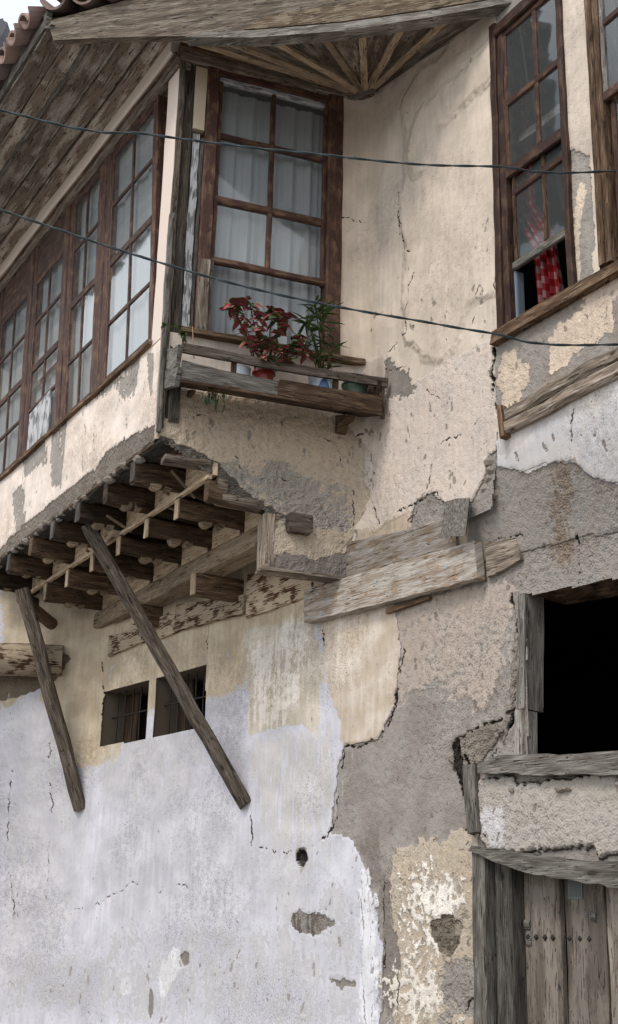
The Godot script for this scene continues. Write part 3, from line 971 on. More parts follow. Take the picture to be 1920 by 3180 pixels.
	lay = [
		{"p": [1.531, 6.509, 2.454, 6.382, 2.394, 4.817, 1.689, 4.635, 1.531, 5.473, 1.488, 5.822, 1.595, 6.070], "c": Color(0.775, 0.715, 0.65), "h": 9.0, "a": 0.1, "b": 0.5, "soft": 60.0, "k": 0.012, "o": 0.3},  # bulge in the plaster; a lit patch put faintly into its colour
		{"p": [1.037, 6.649, 1.283, 6.663, 1.275, 5.325, 1.236, 4.915, 1.062, 4.910], "c": Color(0.74, 0.67, 0.59), "a": 0.2, "b": 0.5, "s": 0.5, "soft": 50.0, "k": 0.012, "o": 0.4},
		{"p": [1.659, 6.230, 2.397, 6.286, 2.428, 6.160, 1.940, 5.981, 1.636, 5.853], "c": Color(0.74, 0.67, 0.59), "h": 11.0, "a": 0.1, "b": 0.4, "soft": 70.0, "k": 0.012, "o": 0.2},
		# under the flower box: thick later coat over grey mud
		{"p": [0.001, 4.274, 0.099, 4.556, 1.067, 4.525, 1.170, 4.415, 1.286, 4.311, 1.268, 4.047, 1.126, 3.844, 1.105, 3.581, 0.542, 3.468, 0.527, 3.857, 0.012, 4.086], "c": Color(0.715, 0.655, 0.585), "c2": Color(0.68, 0.62, 0.55), "h": 2.0, "a": 0.4, "b": 0.4, "soft": 14.0, "rough": 5.0},
		{"p": [0.328, 4.159, 0.493, 4.136, 0.704, 4.217, 0.876, 4.146, 0.999, 4.140, 1.123, 4.085, 1.126, 3.868, 0.906, 3.886, 0.621, 3.847, 0.433, 3.891, 0.265, 4.031], "c": Color(0.62, 0.595, 0.57), "c2": Color(0.57, 0.545, 0.52), "h": -3.0, "a": 2.0, "b": 1.2, "soft": 24.0, "rough": 4.0, "bias": -20.0, "edge": 0.8, "o": 0.85},
		{"p": [0.622, 3.823, 1.126, 3.844, 1.129, 3.584, 0.631, 3.570], "c": Color(0.685, 0.63, 0.56), "a": 0.4, "b": 0.4, "soft": 10.0, "h": 3.0},
		{"p": [0.628, 3.650, 0.767, 3.691, 0.911, 3.674, 1.127, 3.749, 1.129, 3.584, 0.631, 3.558], "c": Color(0.47, 0.44, 0.42), "a": 0.9, "b": 0.4, "soft": 6.0, "h": -3.0},
		{"p": [0.013, 4.252, 0.164, 4.217, 0.352, 4.139, 0.522, 3.998, 0.761, 3.901, 0.621, 3.835, 0.338, 3.948, 0.213, 4.141, 0.020, 4.146], "c": Color(0.42, 0.395, 0.37), "c2": Color(0.36, 0.335, 0.31), "a": 0.7, "b": 0.4, "soft": 10.0, "h": -5.0, "rough": 5.0},
		# low part of the main wall
		{"p": [1.409, 4.593, 2.368, 4.553, 2.377, 3.933, 2.108, 3.714, 1.684, 3.856, 1.291, 3.825, 1.209, 4.321], "c": Color(0.785, 0.735, 0.695), "c2": Color(0.755, 0.70, 0.655), "h": 1.5, "a": 0.3, "b": 0.4, "soft": 20.0, "rough": 1.6},
		{"p": [1.407, 4.821, 1.631, 4.658, 1.689, 4.550, 1.531, 4.547, 1.387, 4.638], "c": Color(0.50, 0.475, 0.45), "a": 1.2, "b": 0.8, "soft": 20.0, "h": -3.0, "bias": -10.0},
		{"p": [1.075, 4.913, 1.428, 4.813, 1.470, 4.670, 1.389, 4.475, 1.118, 4.508], "c": Color(0.56, 0.52, 0.48), "a": 0.6, "b": 0.7, "soft": 30.0, "o": 0.4, "k": 0.02},
		{"p": [1.627, 3.815, 1.703, 3.897, 1.832, 3.904, 1.903, 3.849, 2.007, 3.775, 2.057, 3.707, 2.143, 3.758, 2.261, 3.862, 2.298, 3.969, 2.377, 3.954, 2.358, 3.459, 1.626, 3.645], "edge": 1.0, "c": mud, "c2": mud2, "h": -9.0, "a": 0.6, "b": 0.3, "soft": 6.0, "rough": 3.0, "lift": -3.0},
		{"p": [1.126, 3.844, 1.412, 3.886, 1.627, 3.838, 1.626, 3.645, 1.128, 3.701], "c": Color(0.66, 0.60, 0.53), "a": 0.8, "b": 0.8, "soft": 20.0, "o": 0.8},
		# right of the post and under the window sill
		{"p": [2.370, 4.597, 3.273, 4.541, 3.242, 4.132, 2.924, 4.157, 2.464, 4.139, 2.369, 4.151], "c": mud, "c2": Color(0.52, 0.48, 0.445), "h": -5.0, "a": 0.5, "b": 0.4, "soft": 6.0, "rough": 3.0},
		{"p": [2.398, 4.473, 2.509, 4.450, 2.612, 4.321, 2.623, 4.231, 2.543, 4.164, 2.418, 4.166, 2.384, 4.299], "c": Color(0.75, 0.685, 0.615), "h": 1.0, "a": 1.0, "b": 0.8, "soft": 14.0, "lift": 2.0, "bias": -6.0, "edge": 1.0},
		{"p": [2.763, 4.346, 2.799, 4.460, 2.969, 4.429, 3.108, 4.452, 3.199, 4.421, 3.201, 4.268, 3.093, 4.233, 2.984, 4.236, 2.900, 4.228, 2.784, 4.201], "c": Color(0.78, 0.71, 0.64), "h": 1.0, "a": 1.1, "b": 1.0, "soft": 12.0, "lift": 2.0, "bias": -4.0, "edge": 1.0},
		{"p": [2.978, 4.573, 3.273, 4.541, 3.261, 4.383, 3.050, 4.394], "c": Color(0.72, 0.655, 0.595), "h": 0.5, "a": 1.4, "b": 1.4, "soft": 20.0, "bias": -25.0},
		# pier between the two street windows
		{"p": [2.937, 5.294, 3.010, 5.287, 3.119, 5.198, 3.085, 4.504, 2.891, 4.549], "c": mud, "c2": Color(0.60, 0.57, 0.535), "edge": 1.0, "h": -6.0, "a": 0.9, "b": 0.6, "soft": 10.0, "rough": 2.0, "lift": -1.5},
		{"p": [3.027, 5.096, 3.073, 5.071, 3.035, 4.914, 2.997, 4.780, 3.012, 4.665, 2.984, 4.571, 2.929, 4.596, 2.963, 4.863], "c": Color(0.78, 0.715, 0.645), "h": 0.5, "a": 0.9, "b": 0.5, "soft": 8.0, "lift": 1.0},
		{"p": [2.944, 5.164, 2.976, 5.169, 2.957, 4.866, 2.924, 4.794], "c": Color(0.78, 0.715, 0.645), "h": 0.5, "a": 0.8, "b": 0.4, "soft": 6.0},
		{"p": [2.460, 6.539, 2.684, 6.486, 2.815, 6.443, 2.504, 6.320, 2.437, 6.394], "c": Color(0.55, 0.52, 0.49), "a": 0.6, "b": 0.4, "soft": 14.0},
	]
	cr = [
		{"p": [1.565, 5.975, 1.539, 5.878, 1.510, 5.756, 1.531, 5.622, 1.556, 5.515, 1.654, 5.408], "w": 2.4, "d": 9.0, "gap": 0.55},
		{"p": [1.531, 5.690, 1.593, 5.470, 1.662, 5.394], "w": 1.0, "d": 5.0},
		{"p": [1.694, 5.251, 1.633, 5.188, 1.612, 5.056, 1.604, 4.919, 1.407, 4.873, 1.386, 4.804], "w": 1.1, "d": 4.0, "gap": 0.3},
		{"p": [1.035, 5.836, 1.089, 5.834, 1.134, 5.811, 1.196, 5.788], "w": 1.0, "d": 3.0},
		{"p": [2.252, 4.905, 2.206, 4.760, 2.162, 4.685], "w": 0.7, "d": 2.0, "gap": 0.4},
		{"p": [2.373, 4.516, 2.345, 4.381, 2.356, 4.244, 2.385, 4.146, 2.437, 4.009], "w": 3.2, "d": 12.0},
		{"p": [2.120, 4.150, 1.945, 4.164, 1.853, 4.102, 1.804, 3.981, 1.721, 3.880, 1.627, 3.815], "w": 1.3, "d": 5.0, "gap": 0.2},
		{"p": [1.144, 4.436, 1.207, 4.447, 1.265, 4.293, 1.308, 4.157, 1.277, 4.020, 1.352, 3.880], "w": 1.3, "d": 5.0},
		{"p": [1.531, 3.888, 1.703, 3.908, 1.861, 3.896, 2.007, 3.775, 2.063, 3.694], "w": 1.2, "d": 5.0},
		{"p": [0.420, 4.197, 0.518, 4.092, 0.756, 4.104], "w": 0.7, "d": 3.0, "gap": 0.5},
		{"p": [0.108, 4.388, 0.201, 4.379, 0.314, 4.459], "w": 0.8, "d": 3.0, "gap": 0.3},
		{"p": [0.894, 4.420, 0.995, 4.374, 1.072, 4.200, 1.135, 4.112, 1.125, 3.892], "w": 0.9, "d": 3.0, "gap": 0.3},
		{"p": [1.387, 4.778, 1.531, 4.722, 1.690, 4.733], "w": 0.8, "d": 3.0},
		{"p": [1.571, 4.533, 1.727, 4.548, 1.913, 4.407], "w": 0.7, "d": 3.0, "gap": 0.3},
		{"p": [2.403, 4.954, 2.360, 4.786, 2.376, 4.595], "w": 1.0, "d": 3.0},
		{"p": [0.084, 6.400, 0.147, 6.409, 0.171, 6.444], "w": 0.8, "d": 2.0},
	]
	chips = [
		{"r": [1.2, 2.35, 4.3, 5.2], "n": 60, "s": 0.011, "c": Color(0.50, 0.465, 0.43), "d": 3.0},
		{"r": [1.2, 2.35, 3.7, 4.5], "n": 90, "s": 0.010, "c": Color(0.48, 0.445, 0.41), "d": 3.0},
		{"r": [1.1, 2.35, 5.2, 6.5], "n": 26, "s": 0.008, "c": Color(0.55, 0.51, 0.47), "d": 2.0},
		{"r": [0.1, 1.2, 3.7, 4.5], "n": 120, "s": 0.010, "c": Color(0.47, 0.44, 0.41), "d": 3.0},
		{"r": [2.4, 3.3, 4.2, 4.7], "n": 40, "s": 0.010, "c": Color(0.48, 0.445, 0.41), "d": 3.0},
	]
	d = plaster(-0.05, 3.55, 3.5, 6.9, 0.003, 800, cream, Color(0.76, 0.705, 0.655), lay, cr, chips, 0.6)
	m = sheet(d, upper_at, 0.0115, [-0.012, 4.244, 0.06, 4.215, 0.119, 4.186, 0.2, 4.15, 0.26, 4.10, 0.343, 4.078, 0.35, 3.99, 0.42, 3.97, 0.5, 3.947, 0.6, 3.925, 0.615, 3.92, 0.615, 3.6, 1.13, 3.6, 1.16, 3.70, 2.30, 3.70, 2.37, 4.06, 3.6, 4.06, 3.6, 6.9, -0.012, 6.9],
		[[-0.1, 4.87, 1.02, 4.87, 1.02, 6.95, -0.1, 6.95], [2.41, 4.52, 2.96, 4.52, 2.96, 6.385, 2.41, 6.385], [3.13, 4.56, 3.7, 4.56, 3.7, 6.5, 3.13, 6.5]])
	part("upper_wall", m, d.m, house)
	# --- parapet of the bay front
	var grey := Color(0.58, 0.555, 0.53)
	lay = [
		{"p": [-1.764, 5.115, -1.228, 5.031, -0.617, 4.931, -0.337, 4.872, -0.334, 4.665, -0.508, 4.653, -0.720, 4.811, -0.911, 4.801, -1.203, 4.909, -1.487, 4.898, -1.695, 4.826, -1.810, 4.983], "edge": 0.6, "c": grey, "h": -4.0, "a": 1.6, "b": 1.4, "s": 1.3, "soft": 20.0, "bias": -14.0},
		{"p": [-1.768, 4.968, -1.447, 4.884, -1.445, 4.712, -1.448, 4.406, -1.647, 4.467], "edge": 0.6, "c": grey, "h": -4.0, "a": 0.8, "b": 0.9, "s": 1.2, "soft": 12.0, "bias": -6.0},
		{"p": [-0.427, 4.882, -0.306, 4.860, -0.334, 4.665, -0.441, 4.680], "edge": 0.6, "c": grey, "h": -4.0, "a": 0.7, "b": 0.5, "s": 0.5, "soft": 8.0},
		{"p": [-2.365, 4.898, -1.864, 4.883, -1.775, 4.678, -2.225, 4.702], "edge": 0.6, "c": grey, "h": -4.0, "a": 0.8, "b": 0.9, "s": 1.2, "soft": 14.0, "bias": -10.0},
		{"p": [-2.480, 4.688, -2.207, 4.636, -2.129, 4.348, -2.274, 4.271], "edge": 0.6, "c": grey, "h": -4.0, "a": 0.8, "b": 0.9, "s": 1.2, "soft": 14.0, "bias": -10.0},
		{"p": [-0.006, 4.323, 0.012, 4.198, -1.057, 4.209, -1.762, 4.164, -2.585, 4.143, -3.164, 4.190, -3.246, 4.431, -2.634, 4.305, -1.970, 4.362, -1.434, 4.347, -0.887, 4.341, -0.708, 4.400, -0.287, 4.372], "c": Color(0.50, 0.47, 0.435), "c2": Color(0.43, 0.40, 0.37), "h": -5.0, "a": 0.8, "b": 0.6, "s": 0.5, "soft": 9.0, "rough": 4.0},
		{"p": [-0.215, 4.823, -0.114, 4.782, -0.096, 4.501, -0.169, 4.628], "c": grey, "h": -2.0, "a": 0.7, "b": 0.6, "soft": 8.0},
	]
	cr = [{"p": [-0.962, 4.590, -0.945, 4.438], "w": 0.9, "d": 3.0}, {"p": [-0.578, 4.705, -0.624, 4.617], "w": 0.9, "d": 3.0}]
	chips = [{"r": [-3.4, -0.1, 4.25, 4.85], "n": 130, "s": 0.011, "c": grey, "d": 2.0}]
	d = plaster(-3.75, 0.012, 4.12, 4.96, 0.0026, 1100, Color(0.86, 0.805, 0.765), Color(0.80, 0.74, 0.69), lay, cr, chips)
	var rim := [0.02, 4.865, -3.8, 4.85]
	for k in 80:
		rim.append(-3.8 + 3.82 * k / 79.0)
		rim.append(4.228 + 0.02 * smoothstep(-1.2, -0.5, rim[rim.size() - 1]) + rng.randf_range(-0.012, 0.014))
	m = sheet(d, front_at, 0.010, rim, [])
	part("parapet_wall", m, d.m, house)
	# stretches beyond what the photograph frames
	var rest := MB.new()
	bx(rest, low_t, -7.0, 0.89, 0.0, 1.108, -0.3, -0.004, 0)
	bx(rest, low_t, -7.0, -3.94, 1.1, 4.2, 0.2, 0.95, 0)
	for r in [[2.14, 5.0, 3.2, 4.12], [2.50, 5.0, 1.1, 3.2], [2.14, 2.51, 2.04, 2.42], [2.42, 5.0, 0.0, 1.1]]:
		for i in 8:
			for k in 8:
				var q := func(a: float, c: float) -> Vector3: return lower_at(lerpf(r[0], r[1], a / 8.0), lerpf(r[2], r[3], c / 8.0), -0.002)
				rest.quad(q.call(i, k), q.call(i + 1, k), q.call(i + 1, k + 1), q.call(i, k + 1), Vector2(i, k), Vector2(i + 1, k), Vector2(i + 1, k + 1), Vector2(i, k + 1), OUT_LOW)
	bx(rest, up_t, 2.63, 5.0, 4.1, 6.9, -0.2, 0.0, 0)
	bx(rest, up_t, 2.35, 2.63, 4.06, 4.5, -0.2, -0.002, 0)
	part("plain_wall", rest, mats["coarse plaster"], house)


func bay_frame() -> void:
	# corner post and the boards between it and the side window
	var m := MB.new()
	bx(m, side_t, -0.004, 0.03, 4.3, 6.66, -0.06, 0.014, 1, 0.003)
	part("corner_post", m, wd("weathered", 0.85), house)
	m = MB.new()
	bx(m, side_t, -0.012, 0.012, 4.27, 5.6, -0.02, 0.024, 1, 0.003)
	part("corner_post", m, wd("grey"), house)
	m = MB.new()
	bx(m, side_t, 0.032, 0.092, 4.36, 6.63, -0.05, 0.0, 1, 0.003)
	part("post_board", m, wd("weathered", 0.6), house)
	m = MB.new()
	bx(m, side_t, 0.05, 0.11, 4.34, 4.62, 0.002, 0.014, 1, 0.003)
	part("post_board", m, wd("grey", 0.7), house)
	m = MB.new()
	bx(m, side_t, 0.094, 0.166, 6.19, 6.62, -0.04, 0.006, 1, 0.003)
	part("plaster_strip", m, plain("strip plaster", Color(0.70, 0.64, 0.56), 0.95, 0.1), house)
	m = MB.new()
	bx(m, side_t, 0.097, 0.142, 4.9, 6.17, -0.05, -0.008, 1, 0.005)
	part("post_board", m, wd("whitish", 0.85), house)
	m = MB.new()
	bx(m, side_t, 0.146, 0.166, 4.9, 6.15, -0.06, -0.012, 1, 0.004)
	part("post_board", m, wd("grey", 0.8), house)
	# sill of the side window and the wall head board above it
	m = MB.new()
	bx(m, side_t, 0.09, 1.17, 4.868, 4.898, -0.10, 0.05, 0, 0.003)
	part("window_sill", m, wd("dark", 1.3), house)
	m = MB.new()
	slab(m, side_t, [-0.01, 6.63, 0.9, 6.655, 1.17, 6.665, 1.18, 6.70, 1.19, 6.74, -0.01, 6.765], -0.08, 0.03)
	part("head_board", m, wd("weathered", 1.05), house)
	m = MB.new()
	bx(m, side_t, -0.02, 1.15, 6.70, 6.725, 0.03, 0.055, 0, 0.003)
	part("head_moulding", m, wd("brown", 1.3), house)
	# mouldings over the bay front
	m = MB.new()
	bx(m, lean_t, -4.0, 0.17, 6.585, 6.70, -0.06, 0.03, 0, 0.004)
	part("head_board", m, wd("weathered", 1.1), house)
	m = MB.new()
	bx(m, lean_t, -4.0, 0.17, 6.655, 6.672, 0.03, 0.042, 0, 0.003)
	part("head_moulding", m, wd("brown", 1.3), house)
	m = MB.new()
	bx(m, lean_t, -4.0, 0.13, 6.695, 6.80, -0.06, 0.05, 0, 0.004)
	part("cornice_band", m, plain("cornice plaster", Color(0.86, 0.81, 0.76), 0.95, 0.1), house)
	m = MB.new()
	bx(m, lean_t, -4.0, -0.14, 4.845, 4.872, -0.08, 0.026, 0, 0.003)
	part("window_sill", m, wd("brown", 1.2), house)
	# the plastered strip at the corner of the bay front
	m = MB.new()
	bx(m, front_t, -0.155, -0.006, 4.84, 6.72, -0.05, 0.004, 1, 0.002, 0.02)
	part("plaster_strip", m, plain("corner plaster", Color(0.84, 0.78, 0.735), 0.95, 0.1), house)


func side_window() -> void:
	var t := side_t
	var frame := [[0.168, 0.243, 4.895, 6.64, -0.09, 0.012, 1], [0.935, 1.03, 4.895, 6.66, -0.09, 0.016, 1], [0.243, 0.935, 6.60, 6.65, -0.09, 0.0, 0]]
	var bars := [
		[1, 0.256, 5.35, 6.6, 0.026, "red", "sash_stile"], [1, 0.924, 5.35, 6.6, 0.026, "red", "sash_stile"],
		[0, 6.585, 0.243, 0.935, 0.04, "whitish", "sash_rail"], [0, 6.20, 0.262, 0.92, 0.034, "red", "glazing_bar"],
		[0, 5.77, 0.243, 0.935, 0.048, "red", "sash_rail"], [0, 5.375, 0.243, 0.935, 0.04, "red", "sash_rail"],
		[1, 0.588, 6.215, 6.57, 0.028, "red", "glazing_bar"], [1, 0.588, 5.79, 6.185, 0.028, "red", "glazing_bar"], [1, 0.588, 5.39, 5.75, 0.028, "red", "glazing_bar"]]
	var panes := []
	for r in [[6.217, 6.568], [5.792, 6.185], [5.393, 5.748]]:
		for c in [[0.267, 0.575], [0.601, 0.913]]:
			panes.append([c[0], c[1], r[0], r[1]])
	window(t, frame, wd("red"), bars, panes, -0.03, "side window of the bay with a raised lower sash")
	var m := MB.new()
	bx(m, t, 0.17, 0.235, 4.9, 5.35, 0.013, 0.022, 1, 0.003)
	bx(m, t, 0.245, 0.262, 4.9, 5.36, -0.06, -0.01, 1, 0.003)
	part("worn_jamb_board", m, wd("weathered", 0.95), house)
	var c := part("curtain", cloth(t, [[6.57, 0.21, 0.95], [5.9, 0.21, 0.95], [5.4, 0.20, 0.955], [4.86, 0.20, 0.96]], -0.10, 38.0, 0.013, 0.4, 1.0), mats.sheer)
	tag(c, "white sheer curtain behind the side window above the flower box", "curtain", "white curtains in the bay windows")


func front_windows() -> void:
	# four sash windows along the bay front; xs are measured from the corner to the far end
	var spots := [[0.19, 0.86, false], [1.06, 1.53, false], [1.70, 2.26, true], [2.43, 3.06, true], [3.25, 3.80, true]]
	var labels := ["tall sash window nearest the bay corner reflecting the clouds", "narrow sash window second from the bay corner", "sash window with a solid red panel on top and a flaking white board at its foot", "sash window with a red top panel at the far end of the bay", ""]
	for n in spots.size():
		var a: float = -spots[n][1]
		var b: float = -spots[n][0]
		var panel: bool = spots[n][2]
		var top := 6.30 if panel else 6.585
		var post: float = 0.0 if n == 0 else spots[n][0] - spots[n - 1][1]
		var frame := [[a, a + 0.024, 4.875, top, -0.05, 0.002, 1], [b - 0.024, b, 4.875, top, -0.05, 0.002, 1], [a + 0.024, b - 0.024, top - 0.03, top, -0.05, 0.0, 0]]
		if n > 0:
			frame.append([b, b + post * 0.6, 4.872, 6.59, -0.06, 0.011, 1])
			frame.append([b + post * 0.6, b + post, 4.872, 6.59, -0.06, 0.005, 1])
		else:
			frame.append([b, b + 0.04, 4.872, 6.59, -0.06, 0.006, 1])
		var mid := (a + b) * 0.5
		var meet := 5.72 if n < 2 else 5.53
		var r1 := (meet + top) * 0.5
		var r2 := 5.28 if n < 2 else 5.21
		var x0 := a + 0.024
		var x1 := b - 0.024
		var bars := [
			[0, meet, x0, x1, 0.05, "red", "sash_rail"], [0, 4.895, x0, x1, 0.036, "red", "sash_rail"], [0, top - 0.045, x0, x1, 0.03, "red", "sash_rail"],
			[0, r1, x0, x1, 0.026, "red", "glazing_bar"], [0, r2, x0, x1, 0.026, "red", "glazing_bar"],
			[1, mid, meet + 0.025, r1 - 0.013, 0.024, "red", "glazing_bar"], [1, mid, r1 + 0.013, top - 0.06, 0.024, "red", "glazing_bar"],
			[1, mid, 4.913, r2 - 0.013, 0.024, "red", "glazing_bar"], [1, mid, r2 + 0.013, meet - 0.025, 0.024, "red", "glazing_bar"]]
		if n == 2:
			bars.append([0, meet - 0.15, x0, x1, 0.04, "red", "sash_rail", -0.014])
		var panes := []
		for r in [[4.913, r2 - 0.013], [r2 + 0.013, meet - 0.025], [meet + 0.025, r1 - 0.013], [r1 + 0.013, top - 0.06]]:
			panes.append([x0, mid - 0.012, r[0], r[1]])
			panes.append([mid + 0.012, x1, r[0], r[1]])
		var w := window(lean_t, frame, wd("red", 1.05), bars, panes, -0.006, labels[n], 0.008)
		if panel:
			var q := MB.new()
			bx(q, lean_t, a, b, top + 0.002, 6.585, -0.05, 0.0, 0, 0.001, 0.05)
			part("top_panel", q, wd("red", 0.95), w)
		if n == 2:
			var q := MB.new()
			bx(q, lean_t, a + 0.05, b - 0.1, 4.88, 5.19, -0.006, 0.006, 1, 0.002)
			part("flaking_board", q, wd("whitish", 1.1), w, "board with flaking white paint")
		var c := part("curtain", cloth(lean_t, [[top - 0.02, a - 0.02, b + 0.02], [5.6, a - 0.02, b + 0.02], [4.86, a - 0.02, b + 0.02]], -0.04, 26.0, 0.008, n * 1.7, 1.0), mats.sheer)
		tag(c, ["white sheer curtain behind the tall window next to the bay corner", "white sheer curtain behind the narrow window between two red posts", "white sheer curtain behind the window with the flaking white board", "white sheer curtain behind the window at the far end of the bay", "white sheer curtain behind the farthest of the bay front windows"][n], "curtain", "white curtains in the bay windows")


func street_windows() -> void:
	var t := up_t
	# the window with the red checked curtain
	var frame := [[1.215, 1.262, 4.53, 6.39, -0.10, 0.016, 1], [1.262, 1.306, 4.53, 6.37, -0.07, 0.004, 1], [1.745, 1.782, 4.575, 6.4, -0.10, 0.022, 1], [1.262, 1.745, 6.30, 6.37, -0.10, 0.02, 0]]
	var bars := [
		[1, 1.318, 5.42, 6.3, 0.028, "red", "sash_stile"], [1, 1.735, 5.42, 6.3, 0.024, "red", "sash_stile"], [0, 6.285, 1.306, 1.745, 0.035, "red", "sash_rail"],
		[0, 5.85, 1.33, 1.725, 0.042, "red", "glazing_bar"], [0, 5.44, 1.306, 1.745, 0.06, "red", "sash_rail"],
		[1, 1.557, 5.87, 6.27, 0.03, "red", "glazing_bar"], [1, 1.557, 5.47, 5.83, 0.03, "red", "glazing_bar"],
		[1, 1.328, 4.9, 5.42, 0.022, "brown", "sash_stile", -0.035], [1, 1.737, 4.9, 5.42, 0.02, "brown", "sash_stile", -0.035],
		[0, 5.325, 1.32, 1.74, 0.04, "red", "glazing_bar", -0.035], [0, 4.915, 1.306, 1.745, 0.045, "grey", "sash_rail", -0.035],
		[1, 1.556, 4.94, 5.305, 0.026, "brown", "glazing_bar", -0.035], [1, 1.556, 5.345, 5.42, 0.026, "brown", "glazing_bar", -0.035]]
	var panes := [[1.332, 1.542, 5.871, 6.268], [1.572, 1.723, 5.871, 6.268], [1.332, 1.542, 5.47, 5.829], [1.572, 1.723, 5.47, 5.829],
		[1.339, 1.543, 4.938, 5.305, -0.035], [1.569, 1.727, 4.938, 5.305, -0.035], [1.339, 1.543, 5.345, 5.41, -0.035], [1.569, 1.727, 5.345, 5.41, -0.035]]
	window(t, frame, wd("red", 0.85), bars, panes, -0.012, "dark street window with a red checked curtain", 0.011)
	var m := MB.new()
	bx(m, t, 1.306, 1.312, 4.58, 4.89, -0.046, -0.034, 1, 0.001)
	part("inner_shutter", m, plain("pale blue paint", Color(0.52, 0.60, 0.68), 0.7), house)
	m = MB.new()
	bx(m, t, 1.306, 1.315, 4.58, 4.89, -0.085, -0.047, 1, 0.001)
	part("inner_shutter", m, plain("grey paint", Color(0.36, 0.39, 0.42), 0.7), house)
	m = MB.new()
	bx(m, t, 1.3, 1.75, 5.66, 5.71, -0.12, -0.10, 0, 0.003)
	part("inner_rail", m, wd("grey", 0.8), house)
	var c := part("checked_curtain", cloth(t, [[6.24, 1.0, 1.13, -0.30], [5.75, 1.0, 1.19, -0.28], [5.35, 1.14, 1.30, -0.19], [5.0, 1.40, 1.55, -0.09], [4.66, 1.43, 1.60, -0.085]], -0.10, 19.0, 0.022, 1.0, 0.62), mats.gingham)
	tag(c, "red and white checked curtain hanging out below the raised sash", "curtain")
	# the next window along, cut by the picture edge
	frame = [[1.945, 1.985, 4.60, 6.5, -0.10, 0.016, 1], [1.985, 2.02, 4.60, 6.5, -0.12, 0.006, 1], [2.5, 2.56, 4.60, 6.5, -0.10, 0.016, 1], [2.02, 2.5, 6.42, 6.5, -0.1, 0.02, 0]]
	bars = [
		[1, 2.034, 5.45, 6.42, 0.028, "grey", "sash_stile"], [1, 2.486, 5.45, 6.42, 0.028, "red", "sash_stile"], [0, 5.86, 2.048, 2.472, 0.035, "red", "glazing_bar"], [0, 5.46, 2.02, 2.5, 0.05, "red", "sash_rail"],
		[1, 2.05, 4.63, 5.42, 0.03, "red", "sash_stile", -0.038], [1, 2.486, 4.63, 5.42, 0.028, "red", "sash_stile", -0.038], [0, 5.04, 2.065, 2.472, 0.03, "red", "glazing_bar", -0.038], [0, 4.64, 2.02, 2.5, 0.04, "red", "sash_rail", -0.038],
		[1, 2.26, 4.66, 5.42, 0.026, "red", "glazing_bar", -0.038], [1, 2.26, 5.48, 6.42, 0.026, "red", "glazing_bar"]]
	panes = [[2.048, 2.247, 5.485, 5.842], [2.273, 2.472, 5.485, 5.842], [2.048, 2.247, 5.878, 6.42], [2.273, 2.472, 5.878, 6.42], [2.065, 2.247, 4.66, 5.025, -0.038], [2.273, 2.472, 4.66, 5.025, -0.038], [2.065, 2.247, 5.055, 5.43, -0.038], [2.273, 2.472, 5.055, 5.43, -0.038]]
	window(t, frame, wd("brown", 1.0), bars, panes, -0.012, "street window cut off by the picture's right edge", 0.011)
	m = MB.new()
	slab(m, t, [1.19, 4.515, 2.05, 4.505, 2.62, 4.5, 2.62, 4.555, 2.05, 4.555, 1.6, 4.575, 1.21, 4.578], -0.08, 0.04)
	part("window_sill", m, wd("brown", 1.25), house)
	# timber of two hewn balks under the windows
	m = MB.new()
	beam(m, t * Vector3(1.27, 4.118, -0.02), t * Vector3(2.9, 4.15, -0.02), 0.10, 0.075, VERT, 0.006, 0.2)
	part("hewn_timber", m, wd("weathered", 1.25), house)
	m = MB.new()
	beam(m, t * Vector3(1.28, 4.048, -0.01), t * Vector3(2.9, 4.07, -0.01), 0.10, 0.068, VERT, 0.006, 0.2)
	part("hewn_timber", m, wd("weathered", 1.3), house)
	m = MB.new()
	beam(m, t * Vector3(1.235, 4.17, 0.0), t * Vector3(1.262, 4.0, 0.012), 0.035, 0.07, OUT_UP, 0.006, 0.2)
	part("hewn_timber", m, wd("brown", 1.2), house)


